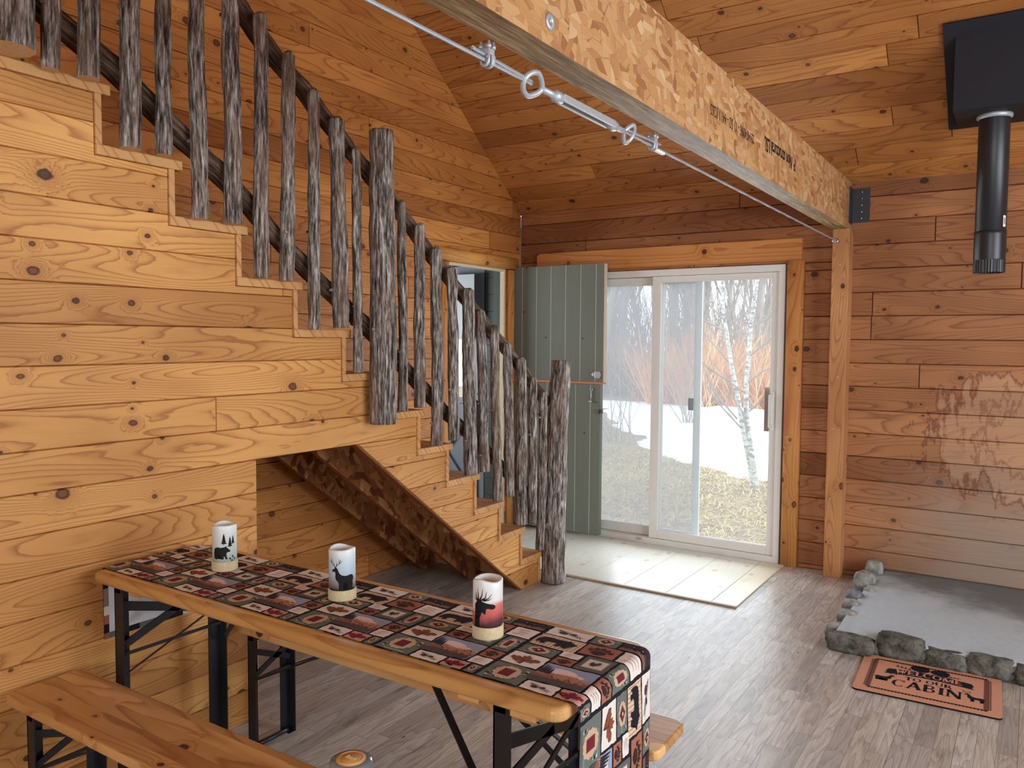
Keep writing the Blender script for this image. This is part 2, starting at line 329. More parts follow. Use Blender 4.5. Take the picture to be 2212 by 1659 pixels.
def vcol(name, rough=0.8, spec=0.15, weave=0.0):
    g = G(name); a = g.attr('Col').outputs['Color']; n = g.noise(g.obj(), 420, 2)
    col = g.mix(g.mul(g.sub(n, 0.4), 0.25), a, (0.02, 0.02, 0.02, 1))
    g.bump(n, 0.25, 0.001); return g.fin(col, rough, spec)
M['print_cloth'] = vcol('printed_cotton')
M['mat_print'] = vcol('printed_rubber_mat', 0.9, 0.1)
M['sil'] = plain('black_silhouette_print', c(26, 26, 28), 0.6, 0.2, var=0.05)
def mat_candle(name, mode):
    g = G(name); x, y, z = g.sep(g.obj()); n = g.noise(g.obj(), 40, 3)
    if mode == 'bear':
        col = g.ramp(g.math('DIVIDE', z, 0.15), [(0.15, c(120, 142, 132)), (0.3, c(176, 192, 186)), (0.6, c(208, 216, 212)), (1.0, c(228, 234, 234))])
    elif mode == 'deer':
        col = g.ramp(g.math('DIVIDE', z, 0.15), [(0.2, c(50, 48, 44)), (0.36, c(150, 146, 138)), (0.5, c(176, 196, 214)), (0.72, c(196, 214, 226)), (1.0, c(230, 234, 234))])
    else:
        hz = g.sub(g.math('DIVIDE', z, 0.15), g.add(g.mul(x, 2.6), g.mul(n, 0.08)))
        col = g.ramp(hz, [(0.18, c(84, 44, 58)), (0.30, c(190, 92, 86)), (0.46, c(206, 118, 104)), (0.54, c(224, 222, 220)), (1.0, c(230, 234, 236))])
    g.b.inputs['Subsurface Weight'].default_value = 0.15; g.b.inputs['Subsurface Radius'].default_value = (0.01, 0.01, 0.01)
    return g.fin(col, 0.4, 0.4)
for k in ('bear', 'deer', 'moose'): M['candle_' + k] = mat_candle('candle_wax_' + k, k)
M['birch_band'] = plain('tan_birch_band', c(206, 190, 152), 0.8, 0.15, var=0.22, scale=110, bump=0.3)
M['wax'] = plain('cream_wax', c(226, 218, 200), 0.5)
M['kraft'] = plain('kraft_orange_label', c(214, 160, 92), 0.6, var=0.08, scale=20)
M['kraft_pale'] = plain('pale_label_print', c(238, 212, 168), 0.6, var=0.03)

def mat_ground():
    g = G('dry_winter_ground'); p = g.pos(); n = g.noise(p, 2.2, 6, 0.7); n2 = g.noise(p, 18, 5, 0.7)
    col = g.ramp(g.add(g.mul(n, 0.5), g.mul(n2, 0.5)), [(0.3, c(96, 84, 72)), (0.45, c(140, 122, 96)), (0.6, c(186, 166, 122)), (0.75, c(164, 150, 132))])
    g.bump(n2, 0.8, 0.05); return g.fin(col, 0.95, 0.05)
M['ground'] = mat_ground()
M['snow'] = plain('old_snow', c(244, 246, 250), 0.8, 0.1, var=0.03, scale=3)
M['straw'] = plain('dry_straw', c(206, 186, 134), 0.9, 0.1, var=0.3, scale=2)
M['leafmat'] = plain('dead_leaf_litter', c(150, 128, 116), 0.9, 0.1, var=0.35, scale=3)
M['twig'] = plain('grey_brown_twig', c(156, 146, 142), 0.9, 0.1, var=0.25, scale=1.2)
M['twig2'] = plain('brown_twig', c(176, 164, 154), 0.9, 0.1, var=0.25, scale=1.2)
M['osier'] = plain('orange_red_twig', c(206, 132, 96), 0.8, 0.1, var=0.2, scale=1.0)
M['osier2'] = plain('amber_twig', c(232, 196, 146), 0.8, 0.1, var=0.2, scale=1.0)
def mat_birch():
    g = G('white_birch_bark'); x, y, z = g.sep(g.obj()); n = g.noise(g.vec(g.mul(x, 12), g.mul(y, 12), g.mul(z, 26)), 1.0, 4, 0.7)
    return g.fin(g.ramp(n, [(0.38, c(110, 116, 112)), (0.5, c(190, 198, 196)), (0.62, c(226, 230, 228))]), 0.8, 0.1)
M['birch'] = mat_birch()

# ------------------------------------------------------------------ object helpers
def link(name, bm, mats, parent=None, smooth=False):
    me = bpy.data.meshes.new(name); bm.normal_update(); bm.to_mesh(me); bm.free()
    for m in (mats if isinstance(mats, (list, tuple)) else [mats]): me.materials.append(M[m] if isinstance(m, str) else m)
    if smooth: me.polygons.foreach_set('use_smooth', [True] * len(me.polygons))
    o = bpy.data.objects.new(name, me); C.objects.link(o)
    if parent: o.parent = parent
    return o
def tag(o, label, cat, group=None, kind=None):
    o['label'] = label; o['category'] = cat
    if group: o['group'] = group
    if kind: o['kind'] = kind
    return o
def thing(name, label, cat, loc=(0, 0, 0), group=None, kind=None):
    o = bpy.data.objects.new(name, None); C.objects.link(o); o.location = loc; o.empty_display_size = 0.05
    return tag(o, label, cat, group, kind)
def at(o, loc):   # keep geometry written in world coordinates, move origin to loc
    me = o.data; me.transform(Matrix.Translation(-Vector(loc))); o.location = loc; return o
def box(bm, x0, x1, y0, y1, z0, z1, mi=0, bev=0.0):
    vs = [bm.verts.new((x, y, z)) for x in (x0, x1) for y in (y0, y1) for z in (z0, z1)]
    idx = [(0, 1, 3, 2), (4, 6, 7, 5), (0, 4, 5, 1), (2, 3, 7, 6), (0, 2, 6, 4), (1, 5, 7, 3)]
    fs = []
    for i in idx:
        f = bm.faces.new([vs[j] for j in i]); f.material_index = mi; fs.append(f)
    if bev > 0:
        es = list({e for f in fs for e in f.edges})
        bmesh.ops.bevel(bm, geom=es, offset=bev, segments=2, affect='EDGES', profile=0.6)
    return fs
def boxo(name, x0, x1, y0, y1, z0, z1, mat, parent=None, bev=0.003):
    bm = bmesh.new(); box(bm, x0, x1, y0, y1, z0, z1, 0, bev); return link(name, bm, mat, parent)
def frame_axes(d):
    d = d.normalized(); a = Vector((0, 0, 1)) if abs(d.z) < 0.9 else Vector((1, 0, 0))
    x = a.cross(d).normalized(); return x, d.cross(x).normalized()
def tube(bm, pts, rad, sides=8, caps=True, mi=0, capmi=None, closed=False):
    pts = [Vector(p) for p in pts]; n = len(pts); rings = []
    px = None
    for i, p in enumerate(pts):
        if closed: d = pts[(i + 1) % n] - pts[i - 1]
        else: d = pts[min(i + 1, n - 1)] - pts[max(i - 1, 0)]
        d.normalize()
        if px is None: px, py = frame_axes(d)
        else:
            px = (px - d * px.dot(d)).normalized(); py = d.cross(px)
        r = rad[i] if isinstance(rad, (list, tuple)) else rad
        rings.append([bm.verts.new(p + (px * math.cos(a) + py * math.sin(a)) * r) for a in [2 * math.pi * k / sides for k in range(sides)]])
    for i in range(n if closed else n - 1):
        A, B = rings[i], rings[(i + 1) % n]
        for k in range(sides):
            f = bm.faces.new((A[k], A[(k + 1) % sides], B[(k + 1) % sides], B[k])); f.material_index = mi; f.smooth = True
    if caps and not closed:
        for rg, rev in ((rings[0], True), (rings[-1], False)):
            f = bm.faces.new(list(reversed(rg)) if rev else rg); f.material_index = mi if capmi is None else capmi
    return rings
def bar(bm, a, b, w, h, mi=0):
    a, b = Vector(a), Vector(b); x, y = frame_axes(b - a)
    vs = [bm.verts.new(p + x * sx * w / 2 + y * sy * h / 2) for p in (a, b) for sx, sy in ((-1, -1), (1, -1), (1, 1), (-1, 1))]
    for i in [(3, 2, 1, 0), (4, 5, 6, 7), (0, 1, 5, 4), (1, 2, 6, 5), (2, 3, 7, 6), (3, 0, 4, 7)]:
        bm.faces.new([vs[j] for j in i]).material_index = mi
def lathe(bm, prof, seg=32, cx=0, cy=0, mi=0, wob=None):
    rings = []
    for r, z in prof:
        rings.append([bm.verts.new((cx + max(r, 1e-5) * math.cos(2 * math.pi * k / seg), cy + max(r, 1e-5) * math.sin(2 * math.pi * k / seg), z + (wob(2 * math.pi * k / seg, r, z) if wob else 0))) for k in range(seg)])
    for A, B in zip(rings, rings[1:]):
        for k in range(seg):
            f = bm.faces.new((A[k], A[(k + 1) % seg], B[(k + 1) % seg], B[k])); f.smooth = True; f.material_index = mi
    return rings

def clip(poly, nx, ny, d):   # keep nx*x+ny*y <= d
    out = []
    for i in range(len(poly)):
        a, b = poly[i], poly[(i + 1) % len(poly)]
        da, db = nx * a[0] + ny * a[1] - d, nx * b[0] + ny * b[1] - d
        if da <= 1e-9: out.append(a)
        if (da < -1e-9 and db > 1e-9) or (da > 1e-9 and db < -1e-9):
            t = da / (da - db); out.append((a[0] + (b[0] - a[0]) * t, a[1] + (b[1] - a[1]) * t))
    r = []
    for p in out:
        if not r or (abs(p[0] - r[-1][0]) + abs(p[1] - r[-1][1])) > 1e-6: r.append(p)
    if len(r) > 1 and abs(r[0][0] - r[-1][0]) + abs(r[0][1] - r[-1][1]) < 1e-6: r.pop()
    return r
def parea(p): return 0.5 * sum(p[i][0] * p[(i + 1) % len(p)][1] - p[(i + 1) % len(p)][0] * p[i][1] for i in range(len(p)))

def boards(name, mat, regions, org, U, V, Nn, width, seed, thick=0.08, cham=0.0022, deep=0.006, lens=(1.4, 3.6), v0=0.0, backmat=None, parent=None, joints=True):
    """planked surface: regions are polygons in (u,v) metres; every board gets its own chamfered face, grain offset and tone"""
    org, U, V, Nn = Vector(org), Vector(U), Vector(V), Vector(Nn)
    rg = random.Random(seed); bm = bmesh.new(); uvl = bm.loops.layers.uv.new('UVMap'); tl = bm.faces.layers.float.new('tone')
    P = lambda u, v, n=0.0: org + U * u + V * v + Nn * n
    flip = U.cross(V).dot(Nn) < 0
    def mk(pts, n):
        vs = [bm.verts.new(P(u, v, n)) for u, v in pts]
        return bm.faces.new(vs)
    def seam(f, ru, rv, tone):
        for l in f.loops:
            q = l.vert.co - org; l[uvl].uv = (q.dot(U) + ru, q.dot(V) + rv)
        f[tl] = tone
    allv = [p[1] for r in regions for p in r]; allu = [p[0] for r in regions for p in r]
    k0 = math.floor((min(allv) - v0) / width); k1 = math.ceil((max(allv) - v0) / width)
    front = []
    for k in range(k0, k1):
        a, b = v0 + k * width, v0 + (k + 1) * width
        cuts = [min(allu) - 0.01]; u = min(allu) - rg.uniform(0, lens[1])
        while u < max(allu):
            u += rg.uniform(*lens)
            if joints and u > min(allu) + 0.05: cuts.append(u)
        if cuts[-1] < max(allu) + 0.01: cuts.append(max(allu) + 0.01)
        for c0, c1 in zip(cuts, cuts[1:]):
            ru, rv, tone = rg.uniform(0, 60), rg.uniform(0, 60), min(1, max(0, rg.gauss(0.5, 0.24)))
            for reg in regions:
                p = reg if parea(reg) > 0 else list(reversed(reg))
                for h in ((0, 1, b), (0, -1, -a), (1, 0, c1), (-1, 0, -c0)):
                    p = clip(p, *h)
                    if len(p) < 3: break
                if len(p) < 3 or parea(p) < 2e-4: continue
                try: f = mk(list(reversed(p)) if flip else p, -deep)
                except ValueError: continue
                front.append((f, ru, rv, tone))
    fs = [f for f, *_ in front]
    tags = {f: t for f, *t in front}
    bm.normal_update()
    for f in fs:
        ru, rv, tone = tags[f]
        res = bmesh.ops.inset_individual(bm, faces=[f], thickness=cham, depth=0.0, use_even_offset=True)
        for v in f.verts: v.co = v.co + Nn * deep
        seam(f, ru, rv, tone)
        for r in res['faces']: seam(r, ru, rv, tone)
    for reg in regions:   # backing body
        p = reg if parea(reg) > 0 else list(reversed(reg))
        fr = [bm.verts.new(P(u, v, -deep - 0.0015)) for u, v in p]; bk = [bm.verts.new(P(u, v, -thick)) for u, v in p]
        new = [bm.faces.new(fr if not flip else fr[::-1]), bm.faces.new(bk[::-1] if not flip else bk)]
        for i in range(len(p)):
            j = (i + 1) % len(p); q = (fr[j], fr[i], bk[i], bk[j]); new.append(bm.faces.new(q if not flip else q[::-1]))
        for f in new:
            f.material_index = 1 if backmat else 0
            seam(f, 3.3, 7.7, 0.45)
    return link(name, bm, [mat, backmat] if backmat else mat, parent)

def logmesh(name, pts, rads, seed, mat='bark', parent=None, sides=18, step=0.016, wob=0.004, ridge=0.004, stubs=2, round_top=0.0):
    rg = random.Random(seed); pts = [Vector(p) for p in pts]
    L = [0.0]
    for a, b in zip(pts, pts[1:]): L.append(L[-1] + (b - a).length)
    n = max(4, int(L[-1] / step)); bm = bmesh.new(); lay = bm.verts.layers.float_vector.new('lc')
    def sample(s):
        for i in range(len(pts) - 1):
            if s <= L[i + 1] or i == len(pts) - 2:
                t = (s - L[i]) / max(1e-6, L[i + 1] - L[i]); return pts[i].lerp(pts[i + 1], t), rads[i] + (rads[i + 1] - rads[i]) * t
    d0 = (pts[-1] - pts[0]).normalized(); ax, ay = frame_axes(d0); off = Vector((rg.uniform(0, 90), rg.uniform(0, 90), rg.uniform(0, 90)))
    rings = []
    for i in range(n + 1):
        s = L[-1] * i / n; p, r = sample(s)
        w = Vector((noise.noise(Vector((s * 2.6, 0, 0)) + off), noise.noise(Vector((0, s * 2.6, 5)) + off), 0)) * wob * 2.2
        p = p + ax * w.x + ay * w.y
        if round_top and (L[-1] - s) < round_top:
            q = 1 - (L[-1] - s) / round_top; r *= math.sqrt(max(0.05, 1 - q * q * 0.8))
        r *= 1 + 0.10 * noise.noise(Vector((s * 7, 3, 1)) + off)
        ring = []
        for k in range(sides):
            a = 2 * math.pi * k / sides; ca, sa = math.cos(a), math.sin(a)
            q = Vector((ca * r * 55, sa * r * 55, s * 7)) + off; rr = r + ridge * (noise.noise(q) + 0.5 * noise.noise(q * 2.3))
            v = bm.verts.new(p + (ax * ca + ay * sa) * rr); v[lay] = Vector((ca * r, sa * r, s)) + off * 0.1; ring.append(v)
        rings.append(ring)
    for A, B in zip(rings, rings[1:]):
        for k in range(sides):
            f = bm.faces.new((A[k], A[(k + 1) % sides], B[(k + 1) % sides], B[k])); f.smooth = True
    for rg_, rev in ((rings[0], True), (rings[-1], False)):
        f = bm.faces.new(rg_[::-1] if rev else rg_); f.material_index = 1
        if round_top and not rev: f.material_index = 0
    for _ in range(stubs):
        s = rg.uniform(0.1, 0.9) * L[-1]; p, r = sample(s); a = rg.uniform(-1.2, 1.2) - 0.5
        d = (ax * math.cos(a) + ay * math.sin(a)); ln = rg.uniform(0.004, 0.014)
        b0 = p + d * r * 0.7; rs = tube(bm, [b0, b0 + d * (r * 0.35), b0 + d * (r * 0.3 + ln)], [r * 0.34, r * 0.24, r * 0.15], 8, mi=0, capmi=1)
        for ring in rs:
            for v in ring: v[lay] = (v.co - p) + Vector((0, 0, s)) + off * 0.1
    return link(name, bm, [mat, 'endgrain'], parent)

# ------------------------------------------------------------------ the room shell
XG, YB, ZE, SL = -3.60, 5.64, 2.585, 0.79          # gable wall, back wall, eave height, roof slope
YR = 1.3; ZR = ZE + SL * (YB - YR); XR, YF = 3.0, YR - (YB - YR)
XS = -2.61                                          # stair wall face
SC = 0.986

bm = bmesh.new(); box(bm, XG - .0, XR + .15, YF - .15, YB + .165, -0.12, 0.0)
tag(link('floor', bm, 'floor'), 'grey-brown laminate strip floor running across the whole cabin room', 'floor', kind='structure')
tag(boards('floor_entry', 'entry', [[(0, 0), (1.04, 0), (1.04, 2.15), (0, 2.15)]], (-3.55, 4.56, 0.008), (0, 1, 0), (1, 0, 0), (0, 0, 1), 0.285, 5, 0.008, 0.0022, 0.007, (3, 4), joints=False),
    'pale worn plywood planks on the floor inside the sliding glass door', 'floor', kind='structure')
tag(boxo('floor_threshold', -2.62, -1.40, 4.535, 4.56, 0.0, 0.012, 'entry_strip', None, 0.003), 'thin worn strip edging the pale planks by the glass door', 'floor strip', kind='structure')

# gable wall (left): doorway to the mudroom near the back corner
DY0, DY1, DZ = 4.655, 5.42, 2.115
wb = DZ / 15
rk = lambda y: ZE + SL * (YB - y) if y > YR else ZR - SL * (YR - y)
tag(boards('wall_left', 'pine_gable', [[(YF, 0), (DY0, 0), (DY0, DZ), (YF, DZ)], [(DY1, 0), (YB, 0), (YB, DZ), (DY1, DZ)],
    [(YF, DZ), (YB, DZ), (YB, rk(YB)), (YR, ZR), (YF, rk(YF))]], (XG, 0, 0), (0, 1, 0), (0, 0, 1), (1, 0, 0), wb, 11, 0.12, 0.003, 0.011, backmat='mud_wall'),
    'tall left gable wall of knotty orange pine boards behind the stairs', 'wall', kind='structure')
# back wall with the sliding door
SX0, SX1, SZ = -3.25, -1.44, 2.08
tag(boards('wall_back', 'pine_back', [[(XG, 0), (SX0, 0), (SX0, SZ), (XG, SZ)], [(XG, SZ), (-1.07, SZ), (-1.07, ZE), (XG, ZE)],
    [(SX1, 0), (-1.07, 0), (-1.07, SZ), (SX1, SZ)], [(-1.07, 0), (XR, 0), (XR, ZE), (-1.07, ZE)]], (0, YB, 0), (1, 0, 0), (0, 0, 1), (0, -1, 0), 0.1535, 23, 0.16, 0.0042, 0.014, (1.6, 4.2), v0=0.03),
    'back wall of weathered brown pine boards with water stains beside the glass door', 'wall', kind='structure')
# ceilings
ls = math.hypot(YB - YR, ZR - ZE); vs_ = Vector((0, -(YB - YR), ZR - ZE)) / ls
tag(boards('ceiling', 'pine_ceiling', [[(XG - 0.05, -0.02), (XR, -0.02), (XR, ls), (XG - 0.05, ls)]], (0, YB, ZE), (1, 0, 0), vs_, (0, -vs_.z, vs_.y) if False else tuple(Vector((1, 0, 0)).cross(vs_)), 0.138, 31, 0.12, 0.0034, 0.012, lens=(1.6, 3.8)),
    'sloping cathedral ceiling of orange pine boards above the beam', 'ceiling', kind='structure')
vs2 = Vector((0, (YR - YF), ZR - ZE)).normalized()
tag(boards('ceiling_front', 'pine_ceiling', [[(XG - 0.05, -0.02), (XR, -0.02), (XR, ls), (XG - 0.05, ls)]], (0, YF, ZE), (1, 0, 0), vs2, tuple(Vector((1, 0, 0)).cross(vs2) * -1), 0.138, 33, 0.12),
    'second slope of the pine ceiling over the near half of the room', 'ceiling', kind='structure')
# right and front walls with the window openings that light the room
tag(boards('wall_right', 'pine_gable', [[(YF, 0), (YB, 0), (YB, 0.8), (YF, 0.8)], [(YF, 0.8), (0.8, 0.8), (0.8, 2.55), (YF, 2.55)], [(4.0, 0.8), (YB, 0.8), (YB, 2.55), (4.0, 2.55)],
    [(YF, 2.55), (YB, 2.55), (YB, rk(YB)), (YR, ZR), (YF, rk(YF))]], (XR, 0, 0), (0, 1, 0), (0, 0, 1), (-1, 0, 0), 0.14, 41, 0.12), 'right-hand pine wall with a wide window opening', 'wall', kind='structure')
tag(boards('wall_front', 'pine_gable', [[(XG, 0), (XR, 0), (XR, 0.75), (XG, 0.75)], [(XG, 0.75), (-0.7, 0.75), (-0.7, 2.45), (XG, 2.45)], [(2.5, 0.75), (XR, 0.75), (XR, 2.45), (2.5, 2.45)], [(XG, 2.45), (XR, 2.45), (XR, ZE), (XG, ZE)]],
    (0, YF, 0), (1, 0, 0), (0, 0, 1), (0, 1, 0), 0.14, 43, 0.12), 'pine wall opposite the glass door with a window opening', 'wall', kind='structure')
def window(n, lab, axis, cpos, a0, a1, z0, z1):
    t = thing('window_%d' % n, lab, 'window', kind='structure')
    bm = bmesh.new()
    for (p0, p1, q0, q1) in ((a0, a1, z0, z0 + .06), (a0, a1, z1 - .06, z1), (a0, a0 + .06, z0, z1), (a1 - .06, a1, z0, z1), ((a0 + a1) / 2 - .03, (a0 + a1) / 2 + .03, z0, z1)):
        if axis == 'x': box(bm, cpos, cpos + .06, p0, p1, q0, q1)
        else: box(bm, p0, p1, cpos - .06, cpos, q0, q1)
    link('window_frame', bm, 'white_vinyl', t)
window(1, 'wide white-framed window in the right wall', 'x', XR + .03, 0.8, 4.0, 0.8, 2.55)
window(2, 'wide white-framed window in the wall opposite the glass door', 'y', YF - .03, -0.7, 2.5, 0.75, 2.45)

# mudroom behind the doorway
t = thing('wall_mudroom', 'dark grey-green boarded walls of the small room behind the doorway', 'wall', kind='structure')
MX, MY0, MY1 = -5.7, 3.2, 5.9
boards('wall_panel', 'mud_wall', [[(MX, 0), (-5.02, 0), (-5.02, 2.21), (MX, 2.21)], [(-4.15, 0), (XG - .12, 0), (XG - .12, 2.21), (-4.15, 2.21)], [(MX, 2.21), (XG - .12, 2.21), (XG - .12, 2.5), (MX, 2.5)]], (0, MY1, 0), (1, 0, 0), (0, 0, 1), (0, -1, 0), 0.15, 51, 0.1, parent=t)
bm = bmesh.new(); box(bm, MX - .1, MX, MY0, MY1 + .1, 0, 2.5); box(bm, MX, XG - .12, MY0 - .1, MY0, 0, 2.5); box(bm, XG - .12, XG - 0.02, YB + .16, MY1 + .1, 0, 2.5); link('wall_panel', bm, 'mud_wall', t)
bm = bmesh.new(); box(bm, MX, XG - .12, MY0, MY1, 2.5, 2.6); link('ceiling_panel', bm, 'mud_wall', t)
bm = bmesh.new(); box(bm, MX, XG, MY0, MY1, -0.1, -0.002); tag(link('floor_mudroom', bm, 'entry_strip'), 'worn floor of the small room behind the doorway', 'floor', kind='structure')
t = thing('door_3', 'grey storm door with a bright window seen through the doorway behind the railing', 'door', (-4.6, 5.93, 0), kind='structure')
def rel(o, p): o.location = Vector(o.location) - Vector(p.location); return o
bm = bmesh.new(); y0, y1 = 5.90, 5.945
for q in ((-5.03, -4.90, .02, 2.22), (-4.39, -4.14, .02, 2.22), (-4.90, -4.39, .02, 1.02), (-4.90, -4.39, 2.0, 2.22)): box(bm, q[0], q[1], y0, y1, q[2], q[3])
rel(link('door_leaf', bm, 'grey_door', t), t)
bm = bmesh.new()
for a, b in (((-4.93, .1), (-4.22, .95)), ((-4.93, .95), (-4.22, .1)), ((-4.95, .06), (-4.95, 1.0)), ((-4.24, .06), (-4.24, 1.0)), ((-4.95, .06), (-4.24, .06)), ((-4.95, .98), (-4.24, .98))):
    bar(bm, (a[0], 5.894, a[1]), (b[0], 5.894, b[1]), 0.05, 0.02)
rel(link('cross_brace', bm, 'grey_door', t), t)
bm = bmesh.new(); box(bm, -4.90, -4.39, 5.918, 5.924, 1.02, 2.0); rel(link('pane', bm, 'glass', t), t)
tag(boxo('white_panel', -4.52, -4.19, 5.80, 5.815, 1.55, 2.13, 'white_board', None, 0.002), 'white flat panel hanging in the small room behind the doorway', 'panel')

# doorway trim on the gable wall
def halflog(name, a, b, width, depth, nrm, side, mat, label, num):
    """rounded casing: half-log section swept from a to b"""
    a, b, nrm, side = Vector(a), Vector(b), Vector(nrm), Vector(side); bm = bmesh.new(); K = 10
    prof = [(math.cos(math.pi * k / K) * width / 2, depth * math.sin(math.pi * k / K) ** 0.55) for k in range(K + 1)]
    rr = [[bm.verts.new(p + side * u + nrm * v) for u, v in prof] for p in (a, b)]
    for k in range(K): bm.faces.new((rr[0][k], rr[0][k + 1], rr[1][k + 1], rr[1][k])).smooth = True
    bm.faces.new(rr[0]); bm.faces.new(rr[1][::-1]); bm.faces.new((rr[0][0], rr[1][0], rr[1][-1], rr[0][-1]))
    bmesh.ops.recalc_face_normals(bm, faces=bm.faces[:])
    o = link(name, bm, mat); at(o, a); return tag(o, label, 'trim', kind='structure')
halflog('trim_1', (XG, 4.50, DZ + .05), (XG, 5.56, DZ + .05), .10, .035, (1, 0, 0), (0, 0, 1), 'pine_casing_y', 'rounded honey pine trim above the doorway in the gable wall', 1)
halflog('trim_2', (XG, 4.60, 0.0), (XG, 4.60, DZ - .005), .09, .035, (1, 0, 0), (0, 1, 0), 'pine_casing', 'rounded pine trim left of the doorway, mostly hidden behind the log railing', 2)
halflog('trim_3', (XG, 5.475, 0.0), (XG, 5.475, DZ - .005), .09, .035, (1, 0, 0), (0, 1, 0), 'pine_casing', 'rounded pine trim between the doorway and the green plank door', 3)
t = thing('trim_4', 'pale jamb lining inside the doorway to the small room', 'trim', kind='structure')
boxo('jamb', XG - .045, XG - .005, DY1 - .018, DY1, 0, DZ, 'door_edge', t, .002); boxo('jamb', XG - .045, XG - .005, DY0, DY0 + .018, 0, DZ, 'door_edge', t, .002); boxo('head', XG - .045, XG - .005, DY0 + .018, DY1 - .018, DZ - .018, DZ, 'door_edge', t, .002)

# header and casing of the sliding door
bm = bmesh.new(); y0, y1 = YB - .035, YB + .0
pr = [(-3.42, 2.100), (-1.335, 2.100), (-1.335, 2.245), (-3.395, 2.245), (-3.42, 2.225)]
f = bm.faces.new([bm.verts.new((x, y0, z)) for x, z in pr]); ex = bmesh.ops.extrude_face_region(bm, geom=[f])
bmesh.ops.translate(bm, vec=(0, y1 - y0, 0), verts=[v for v in ex['geom'] if isinstance(v, bmesh.types.BMVert)]); bmesh.ops.recalc_face_normals(bm, faces=bm.faces[:])
tag(link('trim_5', bm, 'pine_trim'), 'wide orange pine header board above the sliding glass door', 'trim', kind='structure')
halflog('trim_6', (-1.375, YB, 0.0), (-1.375, YB, 2.098), .115, .05, (0, -1, 0), (1, 0, 0), 'pine_casing', 'rounded knotty pine casing at the right of the sliding glass door', 6)

# ------------------------------------------------------------------ sliding glass door
t = thing('door_1', 'white vinyl sliding glass door looking out on snow and bare trees', 'door', (-2.35, YB + .06, 0), kind='structure')
def part(name, boxes, mat, parent, bev=0.003, sub=None):
    bm = bmesh.new()
    for b in boxes: box(bm, *b, 0, bev)
    o = link(name, bm, mat); o.parent = sub or parent
    o.location = -Vector(parent.location); return o
part('frame', [(-3.25, -1.445, YB - .012, YB + .15, 0.0, .045), (-3.25, -1.445, YB - .012, YB + .15, 2.03, 2.078), (-3.25, -3.205, YB - .012, YB + .15, .045, 2.03), (-1.488, -1.445, YB - .012, YB + .15, .045, 2.03)], 'white_vinyl', t)
def panel(name, x0, x1, y0, y1, st, z0, z1, mat, gmat, tr=.06, br=.07, srx=None):
    srx = srx or st
    o = part(name, [(x0, x0 + st, y0, y1, z0, z1), (x1 - srx, x1, y0, y1, z0, z1), (x0 + st, x1 - srx, y0, y1, z0, z0 + br), (x0 + st, x1 - srx, y0, y1, z1 - tr, z1)], mat, t, .004)
    g = part('pane', [(x0 + st - .004, x1 - srx + .004, (y0 + y1) / 2 - .003, (y0 + y1) / 2 + .003, z0 + br - .004, z1 - tr + .004)], gmat, t, 0)
    g.parent = o; g.location = (0, 0, 0); return o
sp = panel('sliding_panel', -2.425, -1.492, YB + .005, YB + .045, .068, .047, 2.028, 'white_vinyl', 'glass', .045, .062, .045)
panel('fixed_panel', -3.20, -2.36, YB + .055, YB + .095, .06, .047, 2.028, 'white_vinyl', 'glass')
panel('screen_panel', -3.05, -2.075, YB + .115, YB + .14, .055, .047, 2.028, 'screen_frame', 'screen', .05, .05)
h = part('handle', [(-1.524, -1.500, YB - .012, YB + .005, .93, 1.20), (-1.535, -1.524, YB - .035, YB - .02, .95, 1.18), (-1.535, -1.505, YB - .03, YB + .003, .95, .975), (-1.535, -1.505, YB - .03, YB + .003, 1.155, 1.18)], 'white_vinyl', t, .002)
o = part('outer_grip', [(-1.585, -1.545, YB + .05, YB + .09, .915, 1.225)], 'handle_wood', t, .003); o['label'] = 'brown wooden grip outside the glass'
o = part('screen_latch', [(-2.165, -2.128, YB + .10, YB + .115, 1.03, 1.12)], 'dark_bronze', t, .003); o['label'] = 'dark latch on the screen frame'
part('track_lock', [(-2.52, -2.47, YB - .02, YB - .012, .028, .04), (-2.50, -2.49, YB - .024, YB - .016, .02, .045)], 'steel', t, .001)

# ------------------------------------------------------------------ green dutch door folded against the back wall
t = thing('door_2', 'grey-green plank dutch door folded open against the wall beside the glass door', 'door', (-3.55, 5.55, 0), kind='structure')
YD0, YD1 = 5.515, 5.56
def leaf(name, x0, x1, z0, z1, shift):
    bm = bmesh.new(); nP = 6.0; w = (x1 - x0) / 6.05; xs = [x0]
    x = x0 + w * .55 + shift
    while x < x1 - .02: xs.append(x); x += w
    xs.append(x1)
    for a, b in zip(xs, xs[1:]):
        box(bm, a + (.0032 if a > x0 else 0), b - (.0032 if b < x1 else 0), YD0, YD1, z0, z1, 0, .0012)
    box(bm, x0 + .01, x1 - .01, YD0 + .0012, YD1 - .002, z0 + .002, z1 - .002, 1)
    o = link(name, bm, ['green', 'groove'], t); o.location = -Vector(t.location); return o
XD1 = -2.775
up = leaf('upper_leaf', -3.575, XD1 + .008, 1.226, 2.135, 0); lo = leaf('lower_leaf', -3.575, XD1 - .012, .035, 1.212, -.02)
def sub(name, boxes, mat, par, bev=.002, lab=None):
    bm = bmesh.new()
    for b in boxes: box(bm, *b, 0, bev)
    o = link(name, bm, mat, par)
    if lab: o['label'] = lab
    return o
sub('edge_strip', [(XD1 + .008, XD1 + .016, YD0 + .002, YD1, 1.226, 2.133)], 'door_edge', up, .001, 'bare pale edge of the door')
sub('shelf_edge', [(-3.57, XD1 + .014, YD0 - .014, YD1, 1.212, 1.228)], 'orange_edge', up, .002, 'bare orange wooden ledge between the halves')
